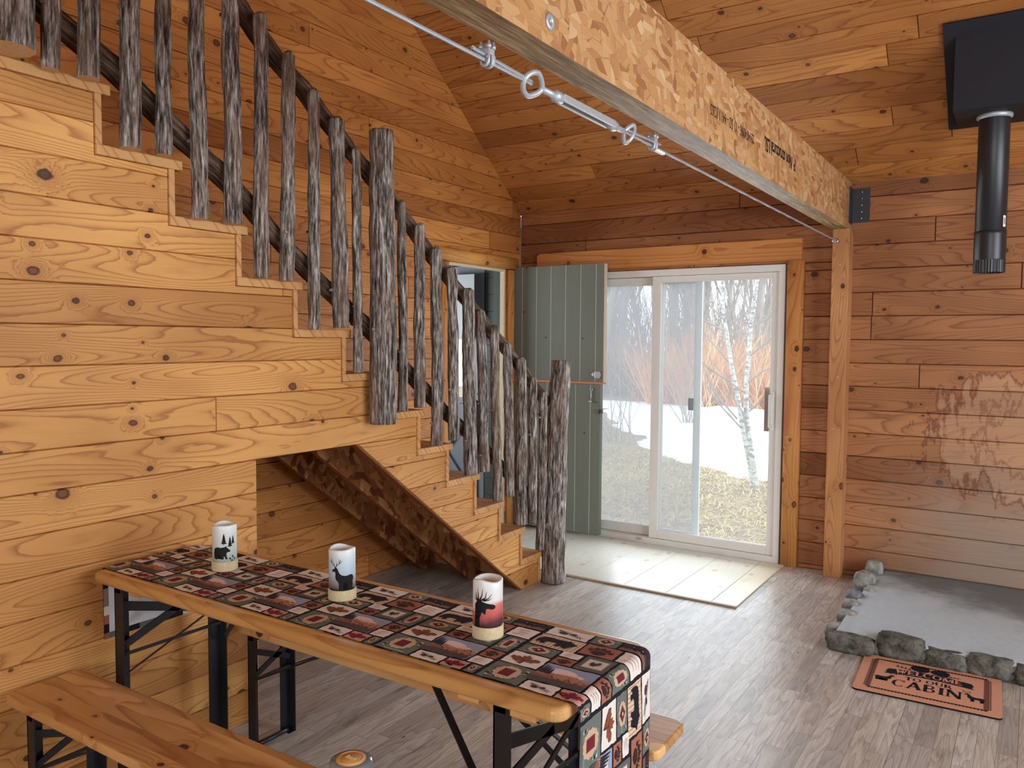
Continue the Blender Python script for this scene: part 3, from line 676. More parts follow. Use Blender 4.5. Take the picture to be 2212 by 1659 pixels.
sub('latch', [(XD1 - .075, XD1 - .005, YD0 - .012, YD0, 1.27, 1.30), (XD1 - .05, XD1 - .01, YD0 - .026, YD0 - .008, 1.258, 1.31), (XD1 - .085, XD1 - .06, YD0 - .008, YD0, 1.278, 1.292)], 'steel', up, .003, 'grey metal latch')
bm = bmesh.new(); hx, hz = XD1 - .085, 1.17
tube(bm, [(hx, YD0 - .006, hz), (hx, YD0 - .007, hz - .05), (hx - .004, YD0 - .008, hz - .085)], .0035, 6); tube(bm, [(hx + .012 * math.cos(a), YD0 - .006, hz + .012 * math.sin(a)) for a in [k * math.pi / 6 for k in range(12)]], .003, 6, closed=True)
lathe(bm, [(.001, hz - .10), (.014, hz - .097), (.014, hz - .088), (.001, hz - .085)], 12, hx - .004, YD0 - .012)
o = link('hook', bm, 'steel', lo); o['label'] = 'small dark hook and eye'
sub('doorknob', [(XD1 - .015, XD1 + .006, YD0 - .03, YD0 + .02, .985, 1.02)], 'dark_bronze', lo, .006)
sub('hinge', [(-3.585, -3.572, YD0 - .01, YD0 + .03, z, z + .1) for z in (.3, 1.0)], 'black_metal', lo, .002)

# ------------------------------------------------------------------ staircase
NOSE = [None, 4.365, 4.15, 3.912, 3.665, 3.41, 3.172, 2.912, 2.648, 2.368, 2.085, 1.80, 1.535]
RISE = 0.1985; TT = 0.034; TR = 0.022
Z = lambda k: RISE * k
prof = []
for k in range(1, 13):
    y = NOSE[k] - .03 - TR
    prof += [(y, (Z(k - 1) - TT * 0) if k > 1 else 0.0), (y, Z(k) - TT)]
ZO = 1.06; YO, YO2 = 2.122, 2.70
def stepclip(zmin, zmax):
    p = [(-1.2, 0)] + [(a, b) for a, b in prof] + [(-1.2, Z(12) - TT)]
    # stair outline as polygon: floor line then up the steps (walk from bottom step back to the landing)
    out = [(-1.2, 0.0), (prof[0][0], 0.0)]
    for k in range(1, 13):
        y = NOSE[k] - .03 - TR; out.append((y, Z(k) - TT))
        if k < 12: out.append((NOSE[k + 1] - .03 - TR, Z(k) - TT))
    out.append((-1.2, Z(12) - TT))
    out = clip(out, 0, 1, zmax); out = clip(out, 0, -1, -zmin); return out
full_low = stepclip(0, ZO)
lowleft = clip(full_low, 1, 0, YO)
sl_a, sl_b = (YO2, ZO), (4.13, 0.0)
nx, ny = (sl_a[1] - sl_b[1]), (sl_b[0] - sl_a[0])     # points above the slope line: nx*y+ny*z >= d
dd = nx * sl_a[0] + ny * sl_a[1]
lowright = clip(full_low, -nx, -ny, -dd)
stairs = thing('staircase', 'closed wooden staircase climbing left along the gable wall', 'staircase', (-3.1, 2.5, 0))
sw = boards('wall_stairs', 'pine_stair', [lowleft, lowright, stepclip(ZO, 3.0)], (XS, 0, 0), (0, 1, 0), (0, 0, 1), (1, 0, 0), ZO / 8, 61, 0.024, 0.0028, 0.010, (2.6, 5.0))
tag(sw, 'boarded honey pine side wall under the stairs, behind the table', 'wall', kind='structure')
X1 = XS + .012
for k in range(1, 13):
    yb = (NOSE[k + 1] - .03 - TR) if k < 12 else -1.2
    o = boxo('tread', XG + .012, X1, yb, NOSE[k], Z(k) - TT, Z(k), 'pine_tread', stairs, .004); o.location = -Vector(stairs.location)
    o = boxo('riser', XG + .012, X1 - .004, NOSE[k] - .03 - TR, NOSE[k] - .03, Z(k - 1) if k > 1 else 0.002, Z(k) - TT, 'pine_stair_obj' if False else 'pine_tread', stairs, .002); o.location = -Vector(stairs.location)
def stringer(x0, x1, mat, nm='stringer'):
    dv = Vector((0, sl_b[0] - sl_a[0], sl_b[1] - sl_a[1])).normalized(); nv = Vector((0, -dv.z, dv.y))
    a = Vector((0, sl_b[0], sl_b[1])); b = a - dv * 3.75
    h = .18; bm = bmesh.new()
    pts = [a, b, b + nv * h, a - dv * .16 + nv * h, Vector((0, sl_b[0] + .10, .08)), Vector((0, sl_b[0] + .10, 0.0))]
    A = [bm.verts.new((x0, p.y, p.z)) for p in pts]; B = [bm.verts.new((x1, p.y, p.z)) for p in pts]
    bm.faces.new(A); bm.faces.new(B[::-1])
    for i in range(len(pts)):
        j = (i + 1) % len(pts); f = bm.faces.new((A[i], B[i], B[j], A[j]))
        if i == 0: f.material_index = 1
    bmesh.ops.recalc_face_normals(bm, faces=bm.faces[:])
    o = link(nm, bm, [mat, 'stringer_edge']); o.parent = stairs; o.location = -Vector(stairs.location); return o
M['stringer_edge'] = plain('red_brown_stringer_edge', c(132, 66, 36), 0.6, var=0.25, scale=20)
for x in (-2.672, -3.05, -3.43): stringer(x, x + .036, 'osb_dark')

# ------------------------------------------------------------------ log railing
rail = thing('stair_railing', 'rustic railing of bark-covered cedar logs along the stairs', 'railing', (-2.56, 2.8, 0))
BAL = [(1.331, 2.66, 1.324, 2.369, 0.0255), (1.45, 2.75, 1.442, 2.373, 0.033), (1.59, 2.95, 1.578, 2.179, 0.033), (1.709, 3.0, 1.7, 2.182, 0.0265), (1.842, 2.97, 1.839, 1.979, 0.0295), (1.986, 2.88, 1.987, 1.979, 0.032), (2.122, 2.809, 2.117, 1.783, 0.0285), (2.264, 2.702, 2.248, 1.782, 0.028), (2.391, 2.592, 2.389, 1.587, 0.0255), (2.525, 2.506, 2.549, 1.597, 0.035), (2.64, 2.399, 2.655, 1.396, 0.0215), (2.944, 2.212, 2.956, 1.2, 0.0225), (3.078, 2.119, 3.085, 1.209, 0.0285), (3.209, 2.017, 3.219, 1.004, 0.0295), (3.34, 1.93, 3.368, 1.018, 0.029), (3.483, 1.825, 3.523, 0.811, 0.035), (3.599, 1.715, 3.656, 0.811, 0.028), (3.74, 1.632, 3.787, 0.621, 0.0265), (3.879, 1.533, 3.909, 0.628, 0.0275), (4.02, 1.445, 4.038, 0.438, 0.035), (4.163, 1.327, 4.166, 0.419, 0.0275), (4.286, 1.235, 4.263, 0.233, 0.0275)]
for i, (yt, zt, yb, zb, r) in enumerate(BAL):
    ym = (yt + yb) / 2 + rnd.uniform(-.006, .006)
    o = logmesh('baluster', [(-2.562, yb, zb), (-2.558, ym, (zt + zb) / 2), (-2.560, yt, zt)], [r * 1.04, r, r * .93], 100 + i, 'bark', None, 18, .014, .003, .0042, rnd.choice((1, 2, 3)), round_top=.02)
    o.parent = rail; o.location = -Vector(rail.location)
for i, (pts, rr) in enumerate([([(-2.535, 1.186, 2.385), (-2.535, 1.19, 2.7), (-2.54, 1.20, 3.2)], [.072, .066, .062]), ([(-2.545, 2.800, 1.153), (-2.545, 2.800, 1.8), (-2.55, 2.798, 2.503)], [.063, .060, .054]), ([(-2.54, 4.395, 0.0), (-2.55, 4.425, .7), (-2.55, 4.485, 1.417)], [.078, .073, .060])]):
    o = logmesh('newel_post', pts, rr, 200 + i, 'bark', None, 30, .016, .003, .005, 1); o.parent = rail; o.location = -Vector(rail.location)
UP = [(1.15, 3.56), (1.60, 3.23), [2.114, 2.803], [2.259, 2.687], [2.394, 2.605], [2.527, 2.507], [2.673, 2.404], [2.777, 2.336], [3.089, 2.119], [3.238, 2.003], [3.362, 1.908], [3.513, 1.796], [3.77, 1.619], [3.923, 1.53], [4.208, 1.323], [4.44, 1.15]]
LO = [(1.15, 2.66), [1.314, 2.58], [1.421, 2.526], [1.554, 2.455], [1.685, 2.369], [1.816, 2.282], [1.965, 2.185], [2.113, 2.077], [2.243, 1.97], [2.383, 1.872], [2.526, 1.768], [2.774, 1.605], [3.096, 1.368], [3.243, 1.265], [3.384, 1.162], [3.534, 1.062], [3.946, 0.781], [4.372, 0.476]]
for nm, P_, r0, r1, sd in (('handrail', UP, .040, .033, 301), ('lower_rail', LO, .042, .033, 302)):
    n = len(P_); o = logmesh(nm, [(-2.632, y, z) for y, z in P_], [r0 + (r1 - r0) * i / (n - 1) for i in range(n)], sd, 'bark_rail', None, 20, .02, .004, .006, 6)
    o.parent = rail; o.location = -Vector(rail.location)

# ------------------------------------------------------------------ beam, post, hanger, cable
beam = thing('ceiling_beam', 'long strand-lumber tie beam running overhead to the back wall', 'beam', (-1.083, 2.0, 2.278))
bm = bmesh.new(); fs = box(bm, -1.133, -1.034, YF + .02, YB - .002, 2.278, 2.583)
for f in fs:
    if abs(f.normal.x) < .5: pass
bm.normal_update()
for f in bm.faces: f.material_index = 0 if abs(f.normal.x) > .5 else 1
o = link('timber', bm, ['osb', 'lvl_edge'], beam); o.location = -Vector(beam.location)
bm = bmesh.new(); rs = lathe(bm, [(.001, -.0), (.021, 0), (.021, .004), (.006, .004), (.006, .001), (.001, .001)], 24)
o = link('washer', bm, 'steel', beam); o.rotation_euler = (0, R_(90), 0); o.location = Vector((-1.034, 1.745, 2.335)) - Vector(beam.location); o['label'] = 'round steel washer on the beam face'
def text(name, body, size, mat, mtx, parent, bold=0.0, sx=1.0):
    cu = bpy.data.curves.new(name, 'FONT'); cu.body = body; cu.size = size; cu.offset = bold; cu.extrude = 0.0004
    tmp = bpy.data.objects.new(name, cu); C.objects.link(tmp); bpy.context.view_layer.update()
    me = bpy.data.meshes.new_from_object(tmp.evaluated_get(bpy.context.evaluated_depsgraph_get())); bpy.data.objects.remove(tmp)
    me.name = name; me.transform(Matrix.Diagonal((sx, 1, 1, 1))); me.materials.clear(); me.materials.append(M[mat])
    o = bpy.data.objects.new(name, me); C.objects.link(o); o.matrix_world = mtx; o.parent = parent
    o.location = Vector(o.location) - Vector(parent.location) if parent else o.location; return o
# upside-down grade stamp: reads towards -Y with letters' tops down
def stamp(y, z): return Matrix(((0, 0, 1, -1.0332), (-1, 0, 0, y), (0, -1, 0, z), (0, 0, 0, 1)))
text('grade_stamp', 'P  Non structural LSL', .088, 'ink', stamp(4.16, 2.455), beam, .0008, .70)
text('grade_stamp', '221474096 - 11 52 - 4411 1265', .058, 'ink_soft', stamp(3.46, 2.425), beam, 0, .74)

post = tag(boxo('timber_post', -1.122, -1.018, 5.505, YB - .002, 0.0, 2.277, 'pine_post', None, .004), 'square pine post under the beam against the back wall', 'post')
at(post, (-1.07, 5.57, 0))
for z in (.52, .98, 1.32, 1.58, 1.78, 2.05):
    bm = bmesh.new(); lathe(bm, [(.001, 0), (.0055, 0), (.0055, .002), (.001, .0025)], 10, 0, 0); o = link('nail_head', bm, 'steel', post)
    o.rotation_euler = (R_(90), 0, 0); o.location = Vector((-1.075 + rnd.uniform(-.02, .02), 5.505, z)) - Vector(post.location)

hb = thing('beam_hanger', 'dark steel hanger bracket holding the beam end to the wall', 'bracket', (-.98, YB, 2.32))
bm = bmesh.new(); box(bm, -1.032, -.925, YB - .006, YB - .001, 2.325, 2.545, 0, .001); box(bm, -1.0335, -1.0295, YB - .10, YB - .002, 2.315, 2.55, 0, .001)
o = link('plate', bm, 'hanger_metal', hb); o.location = -Vector(hb.location)
for i in range(5):
    bm = bmesh.new(); lathe(bm, [(.001, 0), (.007, 0), (.0065, .004), (.001, .006)], 12); o = link('screw', bm, 'chrome', hb); o.rotation_euler = (R_(90), 0, 0)
    o.location = Vector((-.975, YB - .006, 2.352 + i * .042)) - Vector(hb.location)

tie = thing('tension_cable', 'steel cable with turnbuckle stretched below the beam', 'cable', (-1.085, 2.0, 2.193))
ZC, XC = 2.193, -1.085
def cablepart(name, bm, mat, lab=None):
    o = link(name, bm, mat, tie); o.location = -Vector(tie.location)
    if lab: o['label'] = lab
    return o
def strands(y0, y1, r, x=XC, z=ZC, x1=None, z1=None):
    bm = bmesh.new(); n = max(4, int(abs(y1 - y0) / .007)); x1 = x if x1 is None else x1; z1 = z if z1 is None else z1
    for k in range(6):
        pts = []
        for i in range(n + 1):
            t_ = i / n; y = y0 + (y1 - y0) * t_; a = k * math.pi / 3 + y / .045 * 2 * math.pi
            pts.append((x + (x1 - x) * t_ + math.cos(a) * r * .62, y, z + (z1 - z) * t_ + math.sin(a) * r * .62))
        tube(bm, pts, r * .42, 5)
    return bm
cablepart('wire_rope', strands(-1.5, 1.745, .0052), 'steel_cable'); cablepart('wire_rope', strands(2.30, 5.44, .0046), 'steel_cable')
cablepart('rope_tail', strands(1.49, 1.745, .0050, XC, ZC + .013, XC, ZC + .006), 'steel_cable'); cablepart('rope_tail', strands(2.30, 2.55, .0044, XC + .006, ZC + .006, XC + .010, ZC + .012), 'steel_cable')
def clamp(y):
    bm = bmesh.new(); box(bm, XC - .013, XC + .013, y - .011, y + .011, ZC + .012, ZC + .026, 0, .003); box(bm, XC - .013, XC + .013, y + .004, y + .018, ZC - .010, ZC + .014, 0, .003)
    for dy in (-.008, .010):
        tube(bm, [(XC - .011, y + dy, ZC + .042)] + [(XC + .011 * -math.cos(a), y + dy, ZC - .002 - .011 * math.sin(a)) for a in [k * math.pi / 6 for k in range(7)]] + [(XC + .011, y + dy, ZC + .042)], .0033, 8)
    for sx in (-1, 1):
        for dy in (-.008, .010): tube(bm, [(XC + sx * .011, y + dy, ZC + .026), (XC + sx * .011, y + dy, ZC + .034)], .0065, 6)
    cablepart('rope_clamp', bm, 'steel')
clamp(1.548); clamp(2.505)
tag_bm = bmesh.new(); box(tag_bm, XC - .007, XC + .007, 2.52, 2.60, ZC - .012, ZC - .003, 0, .003); o = cablepart('cable_tag', tag_bm, 'sticker', 'small white tag taped round the cable')
for s, yc in ((1, 1.752), (-1, 2.318)):
    bm = bmesh.new()
    ry = .042 if s > 0 else .030; rz = .026 if s > 0 else .025
    tube(bm, [(XC + .58 * rz * math.sin(a) * (1 - .45 * max(0, -math.cos(a))), yc - s * ry * math.cos(a), ZC + rz * math.sin(a) * (1 - .45 * max(0, -math.cos(a)))) for a in [k * math.pi / 12 for k in range(24)]], .0075, 10, closed=True)
    tube(bm, [(XC, yc + s * (ry - .002), ZC), (XC, yc + s * .15, ZC)], .009, 12)
    cablepart('eye_bolt', bm, 'steel')
bm = bmesh.new()
for sx in (-1, 1): box(bm, XC + sx * .013 - .0045, XC + sx * .013 + .0045, 1.885, 2.195, ZC - .010, ZC + .010, 0, .003)
for y in (1.875, 2.205): tube(bm, [(XC, y - .022, ZC), (XC, y - .016, ZC), (XC, y + .016, ZC), (XC, y + .022, ZC)], [.011, .0165, .0165, .011], 6)
cablepart('turnbuckle', bm, 'steel')
bm = bmesh.new(); tube(bm, [(XC + .011 * math.cos(a), 5.432, ZC + .011 * math.sin(a)) for a in [k * math.pi / 8 for k in range(16)]], .005, 8, closed=True); tube(bm, [(XC, 5.44, ZC), (XC, 5.51, ZC)], .006, 8); lathe(bm, [(.001, 0), (.012, .002), (.013, .012), (.010, .020), (.001, .022)], 12)
bmesh.ops.transform(bm, matrix=Matrix.Translation((XC - .012, 5.425, ZC - .01)), verts=bm.verts[-60:]); cablepart('wall_eye', bm, 'chrome')

# ------------------------------------------------------------------ flue pipe and ceiling box
fl = thing('stove_flue', 'black flue pipe hanging from a square box on the sloped ceiling', 'flue', (-.22, 4.85, 1.91))
FX, FY = -.2255, 5.09
bm = bmesh.new(); bx0, bx1, by0, by1, bz = -.411, -.037, 4.885, 5.30, 2.775
zc = lambda y: ZE + SL * (YB - y)
v = [bm.verts.new(p) for p in ((bx0, by0, bz), (bx1, by0, bz), (bx1, by1, bz), (bx0, by1, bz), (bx0, by0, zc(by0) - .005), (bx1, by0, zc(by0) - .005), (bx1, by1, zc(by1) - .005), (bx0, by1, zc(by1) - .005))]
for i in ((3, 2, 1, 0), (4, 5, 6, 7), (0, 1, 5, 4), (1, 2, 6, 5), (2, 3, 7, 6), (3, 0, 4, 7)): bm.faces.new([v[j] for j in i])
bmesh.ops.bevel(bm, geom=bm.edges[:], offset=.003, segments=1, affect='EDGES')
o = link('support_box', bm, 'black_box', fl); o.location = -Vector(fl.location)
bm = bmesh.new(); fx0, fx1, fy0, fy1 = -.475, .065, 4.60, 5.33
nv = Vector((0, -SL, -1)).normalized()
A = [Vector((x, y, zc(y))) + nv * .004 for x, y in ((fx0, fy0 + .17), (fx1, fy0 + .17), (fx1, fy1), (fx0, fy1))]
A = [Vector((x, y, zc(y))) + nv * .004 for x, y in ((-.466, 4.831), (.015, 4.831), (.015, 5.37), (-.466, 5.37))]
va = [bm.verts.new(p) for p in A]; vb = [bm.verts.new(p + nv * .012) for p in A]
bm.faces.new(va); bm.faces.new(vb[::-1])
for i in range(4): bm.faces.new((va[i], vb[i], vb[(i + 1) % 4], va[(i + 1) % 4]))
bmesh.ops.recalc_face_normals(bm, faces=bm.faces[:]); o = link('trim_plate', bm, 'black_box', fl); o.location = -Vector(fl.location)
bm = bmesh.new(); lathe(bm, [(.075, 2.775), (.075, 2.15), (.072, 2.148), (.070, 2.15), (.070, 2.775)], 40, FX, FY)
o = link('pipe_section', bm, 'black_pipe', fl); o.location = -Vector(fl.location)
bm = bmesh.new(); wz = lambda a, r, z: 0
prof = [(.0752, 2.152), (.0785, 2.150), (.0775, 2.135), (.0770, 2.00)]
rs = lathe(bm, prof, 72, FX, FY)
r3 = []
for z in (1.995, 1.930):
    r3.append([bm.verts.new((FX + (.0768 - (.0022 if k % 2 else 0)) * math.cos(2 * math.pi * k / 72), FY + (.0768 - (.0022 if k % 2 else 0)) * math.sin(2 * math.pi * k / 72), z)) for k in range(72)])
for A, B in ((rs[-1], r3[0]), (r3[0], r3[1])):
    for k in range(72): bm.faces.new((A[k], A[(k + 1) % 72], B[(k + 1) % 72], B[k]))
o = link('crimped_collar', bm, 'black_pipe', fl); o.location = -Vector(fl.location)
bm = bmesh.new(); lathe(bm, [(.075, 2.776), (.086, 2.774), (.086, 2.760), (.0755, 2.752)], 32, FX, FY); o = link('clamp_ring', bm, 'steel', fl); o.location = -Vector(fl.location)
bm = bmesh.new(); a0 = math.atan2(-FY, -FX) + 1.0
for j in range(6):
    for k in range(1): pass
g_ = [[bm.verts.new((FX + .0756 * math.cos(a0 + da), FY + .0756 * math.sin(a0 + da), z)) for da in (-.14, 0, .14)] for z in (2.17, 2.20, 2.23)]
for i in range(2):
    for j in range(2): bm.faces.new((g_[i][j], g_[i][j + 1], g_[i + 1][j + 1], g_[i + 1][j]))
o = link('sticker', bm, 'sticker', fl); o.location = -Vector(fl.location); o['label'] = 'small white barcode sticker'
bm = bmesh.new()
for k in range(7):
    a = a0 - .09 + k * .03; z0, z1 = 2.183, 2.218; ww = .008 if k % 3 else .013
    q = [bm.verts.new((FX + .0760 * math.cos(b), FY + .0760 * math.sin(b), z)) for b, z in ((a, z0), (a + ww, z0), (a + ww, z1), (a, z1))]; bm.faces.new(q)
o = link('barcode', bm, 'ink', fl); o.location = -Vector(fl.location)

# ------------------------------------------------------------------ hearth
hearth = thing('hearth', 'low stone-edged concrete hearth pad under the hanging flue', 'hearth', (0, 4.9, 0))
bm = bmesh.new(); N_ = 26
gr = [[bm.verts.new((-.80 + 1.55 * i / N_, 4.26 + (YB - .004 - 4.26) * j / N_, .078 + .005 * noise.noise(Vector((i * .35, j * .35, 2))))) for j in range(N_ + 1)] for i in range(N_ + 1)]
for i in range(N_):
    for j in range(N_): bm.faces.new((gr[i][j], gr[i + 1][j], gr[i + 1][j + 1], gr[i][j + 1])).smooth = True
for e in (gr[0], gr[-1], [r[0] for r in gr], [r[-1] for r in gr]):
    lo_ = [bm.verts.new((v.co.x, v.co.y, 0)) for v in e]
    for k in range(len(e) - 1): bm.faces.new((e[k], e[k + 1], lo_[k + 1], lo_[k]))
bmesh.ops.recalc_face_normals(bm, faces=bm.faces[:])
o = link('slab', bm, 'concrete', hearth); o.location = -Vector(hearth.location)
def rock(bm, cx, cy, cz, sx, sy, sz, seed, box_=0.5, sub_=3):
    n0 = len(bm.verts); bmesh.ops.create_icosphere(bm, subdivisions=sub_, radius=1.0); bm.verts.ensure_lookup_table(); off = Vector((seed * 3.1, seed * 1.7, seed))
    for v in bm.verts[n0:]:
        p = v.co.normalized(); m = max(abs(p.x), abs(p.y), abs(p.z)); q = p.lerp(p / m, box_)
        q = q * (1 + .14 * noise.noise(p * 1.6 + off) + .06 * noise.noise(p * 4.5 + off)); v.co = Vector((cx + q.x * sx, cy + q.y * sy, cz + q.z * sz))
    for f in bm.faces: f.smooth = True
ST = [(-.72, .112, .045, 4.225), (-.50, .102, .062, 4.272), (-.305, .086, .044, 4.270), (-.12, .094, .050, 4.272), (.065, .088, .044, 4.268), (.27, .115, .055, 4.272), (.51, .12, .05, 4.268)]
for i, (x, hw, hz_, yy) in enumerate(ST):
    bm = bmesh.new(); rock(bm, x, yy, hz_ * .92, hw * 1.02, .048, hz_ * .93, 10 + i, .80); o = link('stone', bm, 'stone_dark', hearth); o.location = -Vector(hearth.location)
LS = [(-.806, 4.385, .058, .037, 'stone_light'), (-.803, 4.60, .047, .044, 'stone_light'), (-.822, 4.79, .042, .046, 'stone_light'), (-.831, 4.945, .040, .052, 'stone_blue'), (-.775, 5.09, .030, .046, 'stone_light'), (-.83, 5.265, .056, .068, 'stone_light'), (-.812, 5.52, .048, .075, 'stone_light')]
for i, (x, y, r, hh, m) in enumerate(LS):
    bm = bmesh.new(); rock(bm, x, y, hh * .98, r * 1.12, r * 1.25, hh * 1.08, 40 + i, .5); o = link('stone', bm, m, hearth); o.location = -Vector(hearth.location)
for i, (a, b) in enumerate(zip(ST, ST[1:])):
    bm = bmesh.new(); rock(bm, (a[0] + a[1] + b[0] - b[1]) / 2, 4.275, .035, .022, .035, .042, 70 + i, .3, 2); o = link('mortar_joint', bm, 'mortar', hearth); o.location = -Vector(hearth.location)

# ------------------------------------------------------------------ flat artwork helpers (drawn in unit squares)
def ell(cx, cy, rx, ry, n=14, rot=0.0):
    return [(cx + rx * math.cos(a) * math.cos(rot) - ry * math.sin(a) * math.sin(rot), cy + rx * math.cos(a) * math.sin(rot) + ry * math.sin(a) * math.cos(rot)) for a in [2 * math.pi * k / n for k in range(n)]]
def stroke(pts, w0, w1=None):
    w1 = w0 if w1 is None else w1; L_, R__ = [], []
    n = len(pts)
    for i, p in enumerate(pts):
        a = pts[max(0, i - 1)]; b = pts[min(n - 1, i + 1)]; dx, dy = b[0] - a[0], b[1] - a[1]; l = math.hypot(dx, dy) or 1
        w = (w0 + (w1 - w0) * i / (n - 1)) / 2; L_.append((p[0] - dy / l * w, p[1] + dx / l * w)); R__.append((p[0] + dy / l * w, p[1] - dx / l * w))
    return R__ + L_[::-1]
BEAR = [(0.02, .62), (.06, .72), (.16, .78), (.30, .80), (.45, .77), (.56, .80), (.66, .80), (.72, .86), (.76, .86), (.77, .79), (.84, .74), (.90, .66), (.98, .60), (.99, .54), (.93, .50), (.84, .50), (.78, .46), (.76, .38), (.78, .20), (.84, .14), (.83, .10), (.70, .10), (.68, .24), (.64, .38), (.60, .26), (.62, .14), (.60, .10), (.50, .10), (.52, .24), (.52, .38), (.40, .40), (.28, .38), (.24, .26), (.26, .14), (.24, .10), (.12, .10), (.13, .24), (.10, .36), (.06, .26), (.06, .14), (.02, .14), (.00, .30), (.0, .48)]
DEERB = [(.98, .30), (.99, .36), (.95, .42), (.86, .46), (.62, .43), (.48, .45), (.38, .50), (.33, .57), (.28, .66), (.24, .68), (.16, .66), (.05, .60), (.04, .57), (.08, .55), (.18, .56), (.20, .50), (.19, .40), (.22, .32), (.30, .26), (.34, .20), (.34, .02), (.39, .02), (.40, .20), (.44, .22), (.46, .02), (.51, .02), (.51, .22), (.62, .24), (.70, .24), (.76, .16), (.74, .02), (.79, .02), (.82, .14), (.86, .20), (.88, .12), (.86, .02), (.91, .02), (.95, .16), (.93, .24)]
def antlers(x, y, s, f=1):
    out = []
    for d in (-1, 1):
        b = [(x, y), (x + d * .06 * s, y + .10 * s), (x + d * .17 * s, y + .18 * s), (x + d * .22 * s, y + .34 * s)]
        out.append(stroke(b, .035 * s, .012 * s))
        out.append(stroke([b[1], (b[1][0] + d * .02 * s, b[1][1] + .16 * s)], .022 * s, .008 * s)); out.append(stroke([b[2], (b[2][0] - d * .03 * s, b[2][1] + .20 * s)], .022 * s, .008 * s)); out.append(stroke([b[2], (b[2][0] + d * .12 * s, b[2][1] + .10 * s)], .022 * s, .008 * s))
    return out
MOOSE = [(.02, .0), (.02, .46), (.10, .56), (.24, .62), (.30, .68), (.36, .66), (.38, .60), (.52, .56), (.70, .52), (.84, .50), (.93, .46), (.95, .40), (.90, .34), (.78, .33), (.66, .36), (.56, .35), (.54, .26), (.53, .16), (.49, .16), (.47, .28), (.44, .34), (.38, .24), (.30, .06), (.22, .0)]
def maple():
    h = [(0, 1.0), (.07, .80), (.16, .84), (.14, .60), (.30, .72), (.33, .64), (.48, .66), (.43, .53), (.50, .46), (.30, .34), (.33, .25), (.06, .28)]
    p = [(x, y) for x, y in h] + [(.03, .0), (-.03, .0)] + [(-x, y) for x, y in reversed(h[1:])]
    return [(.5 + x * .95, .04 + y * .92) for x, y in p]
def paw():
    o = [ell(.5, .30, .26, .22), ell(.5, .16, .13, .12)]
    for x, y, r in ((.16, .52, .085), (.33, .68, .10), (.52, .74, .10), (.70, .66, .10), (.86, .50, .085)): o.append(ell(x, y, r, r * 1.25)); o.append(ell(x + (x - .5) * .12, y + .20, .025, .035, 8))
    return o
def pinetree(x, y, w, h):
    out = []
    for k in range(4):
        yy = y + h * (.12 + .2 * k); ww = w * (1 - .2 * k); out.append([(x - ww / 2, yy), (x + ww / 2, yy), (x + .02 * w, yy + h * .34), (x - .02 * w, yy + h * .34)])
    out.append([(x - w * .05, y), (x + w * .05, y), (x + w * .05, y + h * .2), (x - w * .05, y + h * .2)]); return out
def branch():
    o = [stroke([(.1, .8), (.4, .55), (.9, .25)], .05, .02)]
    for k in range(9):
        t_ = k / 8; x, y = .15 + .7 * t_, .76 - .5 * t_; o.append(stroke([(x, y), (x + .22, y + .10 - .1 * t_)], .03, .008)); o.append(stroke([(x, y), (x + .06, y - .26)], .03, .008))
    o.append(ell(.32, .42, .12, .17, 12, .4)); o.append(ell(.62, .50, .09, .13, 12, -.3)); return o
def jag(x0, x1, y0, y1, n, a, rg):
    top = [(x0 + (x1 - x0) * k / n, y1 + rg.uniform(-a, a)) for k in range(n + 1)]; return [(x0, y0), (x1, y0)] + top[::-1]

class Art:   # coloured flat polygons with a stacking height
    def __init__(s): s.bm = bmesh.new(); s.col = s.bm.loops.layers.float_color.new('Col')
    def poly(s, pts, col, h):
        if parea(pts) < 0: pts = pts[::-1]
        try: f = s.bm.faces.new([s.bm.verts.new((x, y, h)) for x, y in pts])
        except ValueError: return
        for l in f.loops: l[s.col] = col
        return f
NAVY, CREAM, TERRA, GREEN, MAROON, BROWN, SLATE, DARK, TAN, ROSE = c(30, 28, 36), c(226, 216, 208), c(160, 104, 84), c(104, 112, 104), c(120, 30, 52), c(98, 58, 46), c(132, 146, 172), c(34, 30, 34), c(198, 166, 140), c(206, 168, 152)

